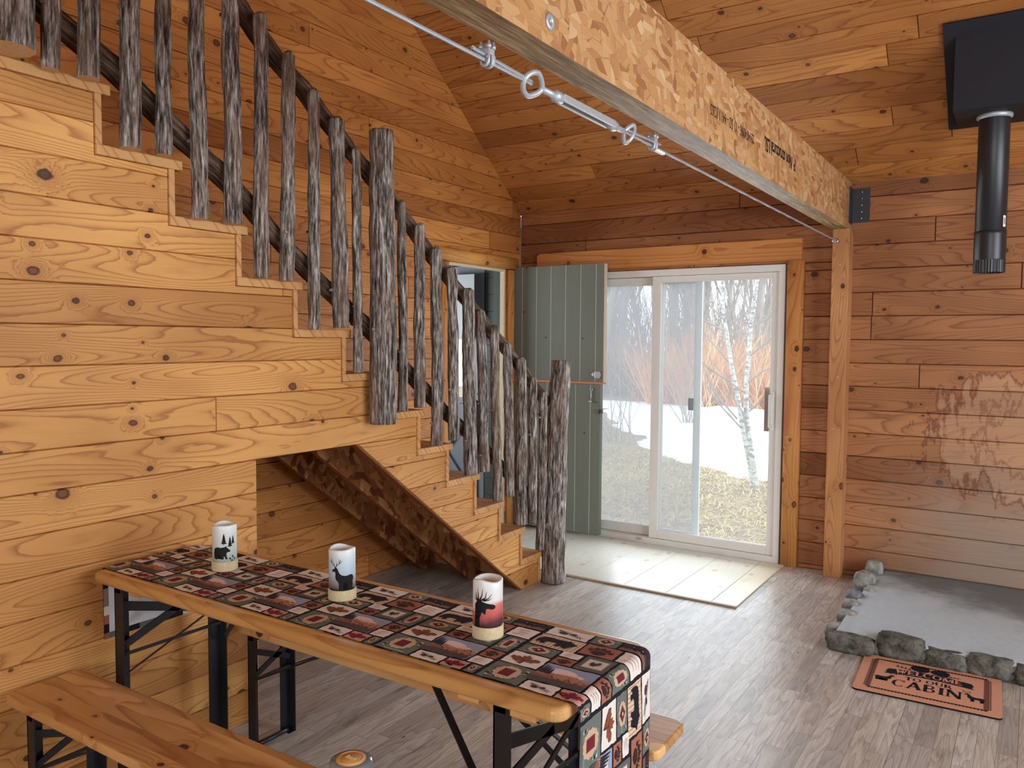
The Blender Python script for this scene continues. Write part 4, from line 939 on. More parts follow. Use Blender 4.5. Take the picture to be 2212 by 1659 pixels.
# ------------------------------------------------------------------ table runner
ZT = 0.785; TX0, TX1, TY0, TY1 = -2.552, -.79, 1.405, 1.855
def build_runner():
    A = Art(); rg = random.Random(3); T0, T1 = 1.45, 1.818; Wc = T1 - T0; L = .312; XB = -1.05; RB = .020
    xl, xr = TX0 - .25, TX1 + .43
    base = []
    k0 = math.floor((xl - XB) / L) - 1; k1 = math.ceil((xr - XB) / L)
    A.poly([(xl, T0), (xr, T0), (xr, T1), (xl, T1)], NAVY, 0.0)
    rows = []
    def tile(ox, a0, a1, b0, b1, kind):
        gx, gy = .0035, .003
        x0, x1, y0, y1 = ox + a0 * L + gx, ox + a1 * L - gx, T0 + b0 * Wc + gy, T0 + b1 * Wc - gy
        if b0 <= 0: y0 = T0 + .001
        x0, x1 = max(x0, xl + .001), min(x1, xr - .001)
        if x1 - x0 < .012: return
        wv = lambda: rg.uniform(-.0016, .0016)
        def rect(u0, u1, v0, v1, col, h):
            A.poly([(x0 + (x1 - x0) * u, y0 + (y1 - y0) * v) for u, v in ((u0, v0), (u1, v0), (u1, v1), (u0, v1))], col, h)
        def P(pts, col, h=.0007, flip=False, box_=(.08, .92, .08, .92)):
            # artwork stands on the back->front axis so it reads from the front long side: u = along table
            A.poly([(x0 + (x1 - x0) * (box_[0] + (box_[1] - box_[0]) * ((1 - u) if flip else u)), y0 + (y1 - y0) * (box_[2] + (box_[3] - box_[2]) * v)) for u, v in pts], col, h)
        def bg(col):
            n = 6; q = []
            q += [(x0 + (x1 - x0) * i / n, y0 + wv()) for i in range(n)]; q += [(x1 + wv(), y0 + (y1 - y0) * i / n) for i in range(n)]
            q += [(x1 - (x1 - x0) * i / n, y1 + wv()) for i in range(n)]; q += [(x0 + wv(), y1 - (y1 - y0) * i / n) for i in range(n)]
            A.poly(q, col, .0004)
        def smear(col):
            for k in range(3): P(stroke([(.1 + rg.uniform(0, .2), .2 + .28 * k), (.5, .3 + .26 * k), (.9 - rg.uniform(0, .2), .22 + .28 * k)], .12, .02), col)
        if kind == 'diamond' or kind == 'gdiamond':
            bg(GREEN)
            for k in range(7): rect(*sorted((rg.uniform(0, .5), rg.uniform(.5, 1))), (k + .2) / 7.5, (k + .75) / 7.5, rg.choice((c(124, 136, 140), c(88, 98, 92), c(112, 104, 96), c(140, 152, 158))), .0005)
            P([(.5 + .34 * math.cos(t_) * (1 + .12 * (k % 2)), .5 + .42 * math.sin(t_) * (1 + .12 * (k % 2))) for k in range(24) for t_ in [k * math.pi / 12]], TAN, .0008)
            if kind == 'gdiamond':
                rect(.36, .64, .30, .70, BROWN, .0010); rect(.40, .60, .36, .64, MAROON, .0012)
            else:
                P([(.5, .16), (.76, .5), (.5, .84), (.24, .5)], BROWN, .0010); P([(.5, .32), (.64, .5), (.5, .68), (.36, .5)], MAROON, .0012); P([(.5, .42), (.57, .5), (.5, .58), (.43, .5)], CREAM, .0014)
            for k in range(3):
                P([(.02, .1 + .1 * k), (.14, .06 + .1 * k), (.14, .12 + .1 * k)], (CREAM, DARK, TAN)[k], .0008); P([(.86, .86 - .1 * k), (.98, .82 - .1 * k), (.97, .90 - .1 * k)], (CREAM, DARK, TAN)[k], .0008)
        elif kind == 'leaf':
            bg(CREAM); P(maple(), c(132, 78, 58), .0008); P(stroke([(.5, .0), (.5, .5)], .03, .01), DARK, .0010); P(stroke([(.5, .4), (.25, .6)], .02, .01), BROWN, .0010); P(stroke([(.5, .4), (.75, .6)], .02, .01), BROWN, .0010)
        elif kind == 'redleaf':
            bg(c(196, 150, 134)); P(maple(), c(128, 32, 56), .0008, box_=(-.02, 1.02, .05, .95)); P(stroke([(.5, .1), (.5, .8)], .03, .01), c(74, 20, 36), .0010)
        elif kind == 'bear':
            bg(c(214, 186, 160))
            for k in range(11): P(stroke([(.03 + .09 * k, .0), (.05 + .09 * k + rg.uniform(-.02, .02), 1.0)], .018, .01), c(150, 108, 86), .0005, box_=(0, 1, .02, .98))
            P(BEAR, c(28, 28, 38), .0009, box_=(.06, .94, .10, .95))
        elif kind == 'pine':
            bg(CREAM)
            for q in branch(): P(q, c(66, 58, 58), .0008)
        elif kind == 'paw':
            bg(TERRA)
            for q in paw(): P(q, c(58, 38, 36), .0008)
        elif kind == 'smear':
            bg(c(228, 218, 212)); smear(c(196, 172, 156))
        elif kind == 'cone':
            bg(c(96, 96, 90)); rect(.13, .87, .17, .83, c(138, 134, 124), .0005); rect(.17, .83, .22, .78, c(218, 212, 202), .0007)
            for a in range(12):
                t_ = a * math.pi / 6 + .2; P(stroke([(.5, .5), (.5 + .36 * math.cos(t_), .5 + .36 * math.sin(t_))], .018, .006), c(104, 96, 84), .0009)
            P(ell(.42, .46, .10, .17, 14, .5), c(66, 50, 44), .0011); P(ell(.60, .54, .09, .15, 14, -.4), c(82, 62, 52), .0011)
        elif kind == 'scene':
            bg(c(150, 158, 182)); P(ell(.40, .68, .28, .16), c(222, 206, 202), .0005, box_=(0, 1, 0, 1)); P(ell(.62, .60, .22, .10), c(226, 196, 184), .0006, box_=(0, 1, 0, 1))
            P(jag(0, 1, .28, .50, 22, .09, rg), c(178, 128, 108), .0008, box_=(0, 1, 0, 1)); P(jag(0, 1, .18, .36, 26, .08, rg), c(136, 92, 80), .0010, box_=(0, 1, 0, 1)); P(jag(0, 1, 0, .22, 14, .05, rg), c(84, 74, 72), .0012, box_=(0, 1, 0, 1))
            for k in range(4):
                for q in pinetree(.05 + .055 * k, .40, .10, .5 - .05 * k): P(q, c(46, 44, 54), .0010, box_=(0, 1, 0, 1))
            for dx, s in ((.30, .3), (.60, .34)):
                for q in [DEERB] + antlers(.18, .66, .9): P([(dx + u * s, .20 + v * s * 1.1) for u, v in q], c(176, 118, 90), .0014, box_=(0, 1, 0, 1))
        elif kind == 'elk':
            bg(c(78, 58, 58)); P(jag(0, 1, .5, .85, 18, .1, rg), c(50, 42, 50), .0006, box_=(0, 1, 0, 1)); P(jag(0, 1, 0, .3, 12, .06, rg), c(120, 90, 80), .0007, box_=(0, 1, 0, 1))
            for q in [DEERB]: P([(.2 + u * .5, .2 + v * .8) for u, v in q], DARK, .0009)
            P(ell(.28, .62, .02, .04, 8), CREAM, .0011); P(ell(.6, .5, .02, .04, 8), CREAM, .0011)
    UNIT = [(0, .37, 0, .27, 'gdiamond'), (0, .34, .27, .47, 'leaf'), (0, .33, .47, .62, 'diamond'), (0, .42, .62, .84, 'bear'), (0, .40, .84, 1, 'pine'),
            (.37, .66, 0, .13, 'pine'), (.34, .80, .13, .42, 'scene'), (.34, .53, .42, .54, 'paw'), (.33, .52, .54, .64, 'smear'), (.53, .80, .42, .66, 'cone'), (.42, .74, .66, .85, 'paw'), (.40, .66, .85, 1, 'diamond'),
            (.66, .88, 0, .13, 'redleaf'), (.88, .99, 0, .13, 'diamond'), (.80, .985, .13, .26, 'smear'), (.80, .985, .26, .40, 'paw'), (.80, .985, .40, .66, 'gdiamond'), (.74, .985, .66, .85, 'smear'), (.66, .985, .85, 1, 'elk')]
    for k in range(k0, k1 + 1):
        ox = XB + k * L + .006
        if ox + L < xl or ox > xr: continue
        for tdef in UNIT: tile(ox, *tdef)
    bmesh.ops.triangulate(A.bm, faces=A.bm.faces[:])
    cuts = [TX0 + .03 * i for i in range(int((TX1 - TX0) / .03) + 1)] + [TX1 + .0045 * i for i in range(9)] + [TX1 + .05 + .03 * i for i in range(13)] + [TX0 - .0045 * i for i in range(6)] + [TX0 - .05 - .03 * i for i in range(7)]
    for x in cuts: bmesh.ops.bisect_plane(A.bm, geom=A.bm.verts[:] + A.bm.edges[:] + A.bm.faces[:], plane_co=(x, 0, 0), plane_no=(1, 0, 0))
    for j in range(1, 16): bmesh.ops.bisect_plane(A.bm, geom=A.bm.verts[:] + A.bm.edges[:] + A.bm.faces[:], plane_co=(0, T0 + Wc * j / 16, 0), plane_no=(0, 1, 0))
    # white reverse side
    rev = A.bm.faces; cl = A.col; n = 60; xs = sorted(cuts + [xl, xr]); ys = [T0, T0 + .018] + [T0 + .018 + (Wc - .036) * j / 6 for j in range(1, 7)] + [T1]
    xs = [x for x in xs if xl <= x <= xr]; xs = sorted(set([round(x, 5) for x in xs] + [round(xl + .02, 5), round(xr - .02, 5)]))
    gv = [[A.bm.verts.new((x, y, -.0012)) for y in ys] for x in xs]
    for i in range(len(xs) - 1):
        for j in range(len(ys) - 1):
            f = A.bm.faces.new((gv[i][j], gv[i][j + 1], gv[i + 1][j + 1], gv[i + 1][j]))
            hem = j == 0 or j == len(ys) - 2 or xs[i + 1] <= xl + .021 or xs[i] >= xr - .021
            k = rg.choice((CREAM, GREEN, DARK, TERRA, c(150, 120, 112))) if hem else c(222, 224, 232)
            for l in f.loops: l[cl] = k
    def mapv(v):
        x, y, h = v.co; h *= 2.2
        rip = .0018 * noise.noise(Vector((x * 7, y * 8, 1))) + .0005 * noise.noise(Vector((x * 17, y * 13, 4)))
        z0 = ZT + .003
        if TX0 <= x <= TX1: return Vector((x, y, z0 + rip + h))
        s = 1 if x > TX1 else -1; d = (x - TX1) if s > 0 else (TX0 - x); ex = TX1 if s > 0 else TX0
        RB = .020 if s > 0 else .010; L4 = RB * math.pi / 2
        if d < L4:
            a = d / RB; return Vector((ex + s * (RB + h + rip) * math.sin(a), y, z0 - RB + (RB + h + rip) * math.cos(a)))
        dn = d - L4; fold = (.006 * math.sin(y * 15 + 1.0) * min(1, dn / .2) + .004 * dn) if s > 0 else .002 * math.sin(y * 25) * min(1, dn / .1)
        return Vector((ex + s * (RB + h + rip + fold), y + (.010 * dn * math.sin(y * 9) if s > 0 else 0), z0 - RB - dn))
    for v in A.bm.verts: v.co = mapv(v)
    for f in A.bm.faces: f.smooth = True
    return A.bm
runner = link('table_runner', build_runner(), 'print_cloth'); at(runner, (-1.67, 1.63, ZT))
tag(runner, 'lodge-print table runner of wildlife patches draped over the long table', 'table runner')

# ------------------------------------------------------------------ folding table and benches
def slab(bm, x0, x1, y0, y1, z0, z1, rc, bev):
    pts = []
    for cx, cy, a0 in ((x1 - rc, y1 - rc, 0), (x0 + rc, y1 - rc, 90), (x0 + rc, y0 + rc, 180), (x1 - rc, y0 + rc, 270)):
        for k in range(7): a = R_(a0 + 15 * k); pts.append((cx + rc * math.cos(a), cy + rc * math.sin(a)))
    f = bm.faces.new([bm.verts.new((x, y, z1)) for x, y in pts]); ex = bmesh.ops.extrude_face_region(bm, geom=[f]); bmesh.ops.translate(bm, vec=(0, 0, z0 - z1), verts=[v for v in ex['geom'] if isinstance(v, bmesh.types.BMVert)])
    bmesh.ops.recalc_face_normals(bm, faces=bm.faces[:])
    es = [e for e in bm.edges if abs(e.verts[0].co.z - e.verts[1].co.z) < 1e-6]; bmesh.ops.bevel(bm, geom=es, offset=bev, segments=4, affect='EDGES', profile=.5)
def lprofile(bm, x, y, z0, z1, w, sx, sy, t_=.004):
    box(bm, min(x, x + sx * w), max(x, x + sx * w), min(y, y + sy * t_), max(y, y + sy * t_), z0, z1); box(bm, min(x, x + sx * t_), max(x, x + sx * t_), min(y, y + sy * w), max(y, y + sy * w), z0, z1)
table = thing('folding_table', 'long varnished pine folding table with black metal legs against the stair wall', 'table', (-1.67, 1.63, 0))
def sub2(name, bm, mat, par): o = link(name, bm, mat, par); o.location = -Vector(par.location); return o
bm = bmesh.new(); slab(bm, TX0, TX1, TY0, TY1, ZT - .034, ZT, .035, .012); sub2('tabletop', bm, 'pine_table', table)
for x in (-2.36, -1.05):
    bm = bmesh.new(); box(bm, x - .03, x + .03, TY0 + .03, TY1 - .03, ZT - .056, ZT - .034, 0, .003); sub2('batten', bm, 'pine_tread', table)
def legset(par, x, ya, yb, zt, w, bars, inward):
    for y, sy in ((ya, 1), (yb, -1)):
        bm = bmesh.new(); lprofile(bm, x - w / 2, y, 0.0, zt, w, 1, sy); box(bm, x - w / 2, x + w / 2, y, y + sy * w * .8, 0, .004); sub2('leg', bm, 'black_metal', par)
    bm = bmesh.new()
    for (y0, z0, y1, z1, ww) in bars: bar(bm, (x, y0, z0), (x, y1, z1), .006, ww)
    sub2('cross_brace', bm, 'black_metal', par)
    bm = bmesh.new()
    for y in (ya + .012, yb - .012): bar(bm, (x + inward * .02, y, zt * .62), (x + inward * .36, (ya + yb) / 2 + (y - (ya + yb) / 2) * .25, zt - .005), .018, .005)
    sub2('folding_brace', bm, 'black_metal', par)
    bm = bmesh.new(); bar(bm, (x - .005, ya, zt - .012), (x - .005, yb, zt - .012), .03, .02); sub2('top_bar', bm, 'black_metal', par)
    bm = bmesh.new(); tube(bm, [(x, ya + .02, .01), (x + .02, ya + .06, .022), (x + .02, yb - .06, .022), (x, yb - .02, .01)], .009, 8); sub2('foot_bar', bm, 'black_metal', par)
LG = ZT - .036
legset(table, -2.44, 1.432, 1.825, LG, .046, [(1.44, .684, 1.82, .575, .030), (1.45, .552, 1.82, .690, .026), (1.45, .521, 1.82, .519, .010)], 1)
legset(table, -.955, 1.432, 1.825, LG, .046, [(1.44, .657, 1.82, .562, .034), (1.44, .562, 1.66, .600, .024), (1.44, .43, 1.82, .60, .016), (1.45, .50, 1.82, .478, .012)], -1)
# tabletop latch block at the near right corner
bm = bmesh.new(); box(bm, -.93, -.865, 1.425, 1.47, LG - .018, LG, 0, .003); o = sub2('corner_block', bm, 'pine_tread', table); o['label'] = 'pale wooden block under the table end'
def bench(name, label, y0, y1, zt, xl, xr):
    t_ = thing(name, label, 'bench', ((xl + xr) / 2, (y0 + y1) / 2, 0), 'folding benches at the table')
    bm = bmesh.new(); slab(bm, xl, xr, y0, y1, zt - .03, zt, .035, .008); sub2('seat', bm, 'pine_bench', t_)
    for x, inw in ((xl + .135, 1), (xr - .17, -1)):
        z = zt - .031
        legset(t_, x, y0 + .015, y1 - .012, z, .042, [(y0 + .02, z - .062, y1 - .02, z - .14, .022), (y0 + .02, z - .165, y1 - .04, z - .09, .022), (y0 + .02, z - .175, y1 - .02, z - .175, .010)], inw)
    return t_
bench('bench', 'varnished knotty pine bench at the near side of the table, in the lower left corner', 1.140, 1.383, .47, -2.575, -.80)
bench('bench', 'varnished pine bench at the far side of the table, its end showing past the runner', 1.915, 2.135, .47, -2.55, -.79)

# ------------------------------------------------------------------ candles
def candle(x, y, kind, label, arts):
    r, H, hb_ = .0385, .150, .031; t_ = thing('pillar_candle', label, 'candle', (x, y, ZT + .0065), 'flameless pillar candles on the table runner')
    bm = bmesh.new(); ph = rnd.uniform(0, 6)
    wob = lambda a, rr, z: (.0022 * math.sin(2 * a + ph) + .0016 * math.sin(3 * a)) if z > H - .03 and rr > .02 else 0
    lathe(bm, [(.001, hb_ * .5), (r, hb_ * .5), (r, hb_), (r, H - .02), (r, H - .004), (r - .003, H), (r - .006, H - .003), (r - .009, H - .018), (.001, H - .022)], 48, 0, 0, wob=wob)
    link('wax_body', bm, 'candle_' + kind, t_)
    bm = bmesh.new(); lathe(bm, [(.001, 0), (r + .002, 0), (r + .0025, .003), (r + .0025, hb_ - .002), (r + .001, hb_), (.001, hb_)], 48); o = link('base_band', bm, 'birch_band', t_); o['label'] = 'tan bark band round the candle foot'
    bm = bmesh.new(); a0 = math.atan2(-y, -x); rr = r + .0005; w = .078; h0 = hb_
    for pts in arts:
        if parea(pts) < 0: pts = pts[::-1]
        try: bm.faces.new([bm.verts.new((u, v, 0)) for u, v in pts])
        except ValueError: pass
    bmesh.ops.triangulate(bm, faces=bm.faces[:])
    for k in range(1, 24): bmesh.ops.bisect_plane(bm, geom=bm.verts[:] + bm.edges[:] + bm.faces[:], plane_co=(k / 24, 0, 0), plane_no=(1, 0, 0))
    for v in bm.verts:
        a = a0 + (v.co.x - .5) * w / rr; z = h0 + v.co.y * w
        v.co = Vector((rr * math.cos(a), rr * math.sin(a), z))
    o = link('silhouette_print', bm, 'sil', t_)
    return t_
sc_ = lambda pts, x, y, sx, sy: [(x + u * sx, y + v * sy) for u, v in pts]
rg = random.Random(5)
grass = [stroke([(i / 40, .0), (i / 40 + rg.uniform(-.02, .02), rg.uniform(.04, .12))], .012, .003) for i in range(41)]
bear_art = [sc_(BEAR, .02, .06, .72, .72)]
for q in ((.47, .72, .24, .46), (.72, .60, .22, .44), (.86, .72, .18, .36)): bear_art += pinetree(*q)
for q in ((.72, .14), (.84, .22), (.92, .12), (.80, .05)): bear_art.append(ell(q[0], q[1], .035, .05, 8))
deer_art = [sc_(DEERB, .06, .02, .92, 1.25)] + antlers(.24, .86, .95) + grass + [[(0, 0), (1, 0), (1, .05), (0, .05)]]
moose_art = [sc_(MOOSE, .0, .30, .80, .95), [(.0, .0), (.22, .0), (.22, .36), (0, .36)]] + [stroke([(.14, .86), (.08, 1.02), (.04, 1.18)], .07, .012), stroke([(.18, .88), (.16, 1.1), (.12, 1.30)], .06, .010), stroke([(.22, .90), (.30, 1.06), (.33, 1.28)], .06, .010), stroke([(.30, .92), (.42, 1.00), (.46, 1.20)], .06, .010), stroke([(.32, .90), (.52, .98), (.64, 1.12)], .05, .010), stroke([(.36, .90), (.52, .92), (.62, .98)], .05, .010), stroke([(.16, .86), (.02, .94), (.01, 1.04)], .05, .01)] + grass
candle(-2.205, 1.66, 'bear', 'pillar candle with a black bear and fir trees, leftmost on the table', bear_art)
candle(-1.675, 1.665, 'deer', 'pillar candle with a standing deer on pale blue, middle of the table', deer_art)
candle(-1.152, 1.66, 'moose', 'pillar candle with a moose head on a red sunset, rightmost on the table', moose_art)

# jar candle on the near bench
jar = thing('jar_candle', 'glass jar candle with a round orange lid label on the near bench', 'candle', (-1.266, 1.283, .471))
bm = bmesh.new(); lathe(bm, [(.001, 0), (.040, 0), (.043, .004), (.043, .075), (.038, .088), (.038, .096), (.035, .096), (.035, .087), (.040, .074), (.040, .006), (.001, .005)], 40); link('glass_body', bm, 'jar', jar)
bm = bmesh.new(); lathe(bm, [(.001, .0055), (.0395, .0065), (.0395, .058), (.001, .058)], 32); link('wax_fill', bm, 'wax', jar)
bm = bmesh.new(); lathe(bm, [(.001, .0965), (.040, .0965), (.0455, .099), (.0465, .104), (.0445, .109), (.036, .112), (.001, .112)], 48); o = link('lid', bm, 'jar_lid' if 'jar_lid' in M else 'steel', jar)
M['jar_lid'] = plain('grey_glass_lid', c(120, 130, 136), 0.08, 0.7, var=0.05); o.data.materials[0] = M['jar_lid']
bm = bmesh.new(); lathe(bm, [(.001, .1135), (.032, .1135), (.032, .112)], 40); o = link('lid_label', bm, 'kraft', jar); o['label'] = 'round orange paper label on the lid'
bm = bmesh.new(); tube(bm, [(.026 * math.cos(a), .026 * math.sin(a), .1137) for a in [k * math.pi / 20 for k in range(40)]], .0005, 4, closed=True); box(bm, -.006, .006, -.004, .004, .1135, .1142); box(bm, -.012, -.008, -.006, .006, .1135, .1142); box(bm, .008, .012, -.003, .006, .1135, .1142); o = link('label_print', bm, 'kraft_pale', jar)

jar.scale = (1.050, 1.050, 1.14)

# ------------------------------------------------------------------ doormat
def glyph(ch):
    S_ = lambda *p, w=.17: ('s', p, w)
    se = lambda x, y, w=.30: ('r', x - w / 2, x + w / 2, y - .035, y + .035)
    D = {
     'W': (1.15, [S_((.10, 1), (.35, 0), w=.18), S_((.35, 0), (.58, .95), w=.09), S_((.58, .95), (.80, 0), w=.18), S_((.80, 0), (1.05, 1), w=.09), se(.10, .97), se(.58, .97, .2), se(1.05, .97)]),
     'E': (.80, [S_((.20, 0), (.20, 1)), S_((.12, .965), (.72, .965), w=.07), S_((.12, .035), (.74, .035), w=.07), S_((.2, .5), (.58, .5), w=.07), ('r', .66, .72, .78, 1), ('r', .68, .74, 0, .24), ('r', .54, .60, .38, .62), se(.2, .035, .36), se(.2, .965, .36)]),
     'L': (.75, [S_((.20, 0), (.20, 1)), S_((.12, .035), (.70, .035), w=.07), ('r', .64, .70, 0, .26), se(.2, .965, .36), se(.2, .035, .36)]),
     'C': (.95, [('arc', .50, .5, .36, .46, 45, 315, .17), ('r', .78, .84, .70, 1.0)]),
     'O': (1.0, [('arc', .50, .5, .37, .46, 0, 360, .16)]),
     'M': (1.2, [S_((.16, 0), (.16, 1), w=.09), S_((.16, 1), (.58, .05), w=.18), S_((.58, .05), (1.0, 1), w=.09), S_((1.0, 0), (1.0, 1)), se(.16, .03), se(1.0, .03, .36), se(.12, .97, .24), se(1.04, .97, .28)]),
     'T': (.9, [S_((.45, 0), (.45, 1)), S_((.08, .965), (.82, .965), w=.07), ('r', .06, .12, .74, 1), ('r', .78, .84, .74, 1), se(.45, .035, .36)]),
     'U': (1.0, [S_((.20, 1), (.20, .35)), ('arc', .50, .34, .30, .32, 180, 360, .13), S_((.80, 1), (.80, .35), w=.09), se(.2, .965, .36), se(.80, .965, .28)]),
     'R': (.98, [S_((.20, 0), (.20, 1)), ('arc', .42, .74, .26, .23, -90, 90, .13), S_((.2, .965), (.45, .965), w=.07), S_((.2, .51), (.45, .51), w=.07), S_((.45, .5), (.82, .02), w=.17), se(.2, .035, .36), se(.82, .035, .26), se(.2, .965, .3)]),
     'A': (1.05, [S_((.14, 0), (.50, 1), w=.09), S_((.50, 1), (.88, 0), w=.19), S_((.26, .34), (.76, .34), w=.07), se(.14, .035), se(.88, .035, .36)]),
     'B': (.95, [S_((.20, 0), (.20, 1)), ('arc', .44, .75, .24, .22, -90, 90, .13), ('arc', .44, .27, .30, .24, -90, 90, .14), S_((.12, .965), (.46, .965), w=.07), S_((.2, .52), (.46, .52), w=.07), S_((.12, .035), (.46, .035), w=.07)]),
     'I': (.5, [S_((.25, 0), (.25, 1)), se(.25, .035, .38), se(.25, .965, .38)]),
     'N': (1.1, [S_((.18, 0), (.18, 1), w=.09), S_((.18, 1), (.90, 0), w=.19), S_((.90, 0), (.90, 1), w=.09), se(.18, .035), se(.14, .965, .26), se(.90, .965)]),
     ' ': (.45, [])}
    w, els = D[ch]; out = []
    for e in els:
        if e[0] == 's': out.append(stroke(list(e[1]), e[2] * 1.3 + .02))
        elif e[0] == 'r': out.append([(e[1], e[3]), (e[2], e[3]), (e[2], e[4]), (e[1], e[4])])
        else:
            _, cx, cy, rx, ry, a0, a1, ww = e; n = 18; aa = [R_(a0 + (a1 - a0) * k / n) for k in range(n + 1)]
            for p, q in zip(aa, aa[1:]):
                f = lambda t_: 1.3 * ww * (.42 + .58 * abs(math.cos(t_)))
                out.append([(cx + (rx - f(p) / 2) * math.cos(p), cy + (ry - .03) * math.sin(p)), (cx + (rx + f(p) / 2) * math.cos(p), cy + (ry + .03) * math.sin(p)), (cx + (rx + f(q) / 2) * math.cos(q), cy + (ry + .03) * math.sin(q)), (cx + (rx - f(q) / 2) * math.cos(q), cy + (ry - .03) * math.sin(q))])
    return w, out
def build_mat():
    A = Art(); Wm, Hm = .576, .455; rg = random.Random(9); INK = c(30, 32, 44); RUST = c(204, 148, 120); SOFT = c(92, 62, 52)
    P = lambda pts, col, h=.0006: A.poly([(x * Wm, y * Hm) for x, y in pts], col, .008 + h)
    # border
    def border(x0, x1, y0, y1):
        P([(x0, y0), (x1, y0), (x1, y0 + .006), (x0, y0 + .006)], SOFT); P([(x0, y1 - .006), (x1, y1 - .006), (x1, y1), (x0, y1)], SOFT)
        P([(x0, y0), (x0 + .006, y0), (x0 + .006, y1), (x0, y1)], SOFT); P([(x1 - .006, y0), (x1, y0), (x1, y1), (x1 - .006, y1)], SOFT)
    border(.085, .915, .12, .90)
    P([(.085, .12), (.118, .12), (.118, .90), (.085, .90)], c(120, 84, 72), .0005); P([(.882, .12), (.915, .12), (.915, .90), (.882, .90)], c(120, 84, 72), .0005)
    for k in range(22):
        y = .14 + .034 * k
        P([(.066, y), (.085, y + .006), (.085, y + .018), (.070, y + .022)], INK); P([(.934, y), (.915, y + .006), (.915, y + .018), (.930, y + .022)], INK)
        P([(.092, y), (.110, y + .008), (.092, y + .018)], SOFT, .0008); P([(.890, y), (.908, y + .008), (.890, y + .018)], SOFT, .0008)
    for k in range(34):
        x = .10 + .0238 * k
        for y, s in ((.125, -1), (.895, 1)):
            P(stroke([(x, y), (x + .006, y + s * .03), (x + .014, y + s * .03), (x + .020, y)], .007), SOFT); P(ell(x + .010, y + s * .012, .005, .010, 8), SOFT)
    # lettering
    def line(txt, xc, yb, h, asp, col, hh, arc=0.0, tr=.06):
        ws = [glyph(ch)[0] for ch in txt]; wx = h * asp; tot = sum(ws) * wx; x = xc - tot / 2
        for ch, w in zip(txt, ws):
            for q in glyph(ch)[1]:
                pts = [(x + u * wx, yb + v * h) for u, v in q]; pts = [(px, py + arc * (1 - ((px - xc) / .35) ** 2)) for px, py in pts]; P(pts, col, hh)
            x += w * wx
    ban = [(.18, .56), (.20, .60), (.19, .64), (.21, .70)] + [(.21 + .59 * k / 12, .70 + .05 * (1 - ((k - 6) / 6) ** 2)) for k in range(1, 12)] + [(.80, .70), (.815, .64), (.80, .60), (.82, .56)] + [(.82 - .64 * k / 12, .555 + .05 * (1 - ((k - 6) / 6) ** 2)) for k in range(1, 12)]
    P(ban, INK, .0006); line('WELCOME', .50, .58, .115, .62, RUST, .0010, .05)
    line('TO OUR', .505, .435, .088, .72, INK, .0006, .045); line('CABIN', .50, .245, .175, .62, INK, .0006, .03)
    # trees, twigs, deer
    for cx, cy, rx, ry in ((.43, .84, .065, .075), (.575, .825, .065, .065)):
        P([(cx + rx * (1 + .16 * (k % 2)) * math.cos(k * math.pi / 16), cy + ry * (1 + .16 * (k % 2)) * math.sin(k * math.pi / 16)) for k in range(32)], INK)
        P(stroke([(cx, cy - ry), (cx + .01, .75)], .016), INK)
    P(stroke([(.25, .80), (.33, .775), (.40, .75)], .012, .006), INK); P(stroke([(.60, .75), (.68, .775), (.73, .775)], .012, .006), INK)
    for k in range(4): P(stroke([(.27 + .03 * k, .795 - .008 * k), (.265 + .03 * k, .84 - .01 * k)], .012, .004), INK); P(stroke([(.62 + .025 * k, .755 + .004 * k), (.635 + .025 * k, .80)], .012, .004), INK)
    for fl_, ox in ((True, .125), (False, .745)):
        for q in [DEERB] + antlers(.16, .68, .8): P([(ox + (1 - u if fl_ else u) * .150, .34 + v * .26 - (.0 if fl_ else .08)) for u, v in q], INK)
    bm = A.bm; bmesh.ops.triangulate(bm, faces=bm.faces[:])
    # body with rounded corners
    rc = .02; pts = []
    for cx, cy, a0 in ((Wm - rc, Hm - rc, 0), (rc, Hm - rc, 90), (rc, rc, 180), (Wm - rc, rc, 270)):
        for k in range(5): a = R_(a0 + 22.5 * k); pts.append((cx + rc * math.cos(a), cy + rc * math.sin(a)))
    top = A.poly(pts, RUST, .008); vs = list(top.verts); b = [bm.verts.new((v.co.x, v.co.y, .001)) for v in vs]
    for i in range(len(vs)):
        j = (i + 1) % len(vs); f = bm.faces.new((vs[i], b[i], b[j], vs[j]))
        for l in f.loops: l[A.col] = DARK
    f = bm.faces.new(b[::-1])
    for l in f.loops: l[A.col] = DARK
    return bm
dm = link('doormat', build_mat(), 'mat_print'); dm.location = (-.632, 3.765, 0.0); dm.rotation_euler = (0, 0, R_(2.2))
tag(dm, 'rust-coloured doormat reading WELCOME TO OUR CABIN in front of the stone hearth', 'doormat')

# ------------------------------------------------------------------ outdoors
ZG = -.30
bm = bmesh.new(); nx_, ny_ = 60, 60; gx0, gx1, gy0, gy1 = -45, 12, YB + .17, 60
def gz(x, y): return ZG + .05 * noise.noise(Vector((x * .35, y * .35, 0))) * min(1, (y - 6) / 3) - .00 * y
gv = [[bm.verts.new((gx0 + (gx1 - gx0) * i / nx_, gy0 + (gy1 - gy0) * j / ny_, gz(gx0 + (gx1 - gx0) * i / nx_, gy0 + (gy1 - gy0) * j / ny_))) for j in range(ny_ + 1)] for i in range(nx_ + 1)]
for i in range(nx_):
    for j in range(ny_): bm.faces.new((gv[i][j], gv[i + 1][j], gv[i + 1][j + 1], gv[i][j + 1])).smooth = True
tag(link('ground', bm, 'ground'), 'dry brown winter ground outside the glass door', 'ground', kind='structure')
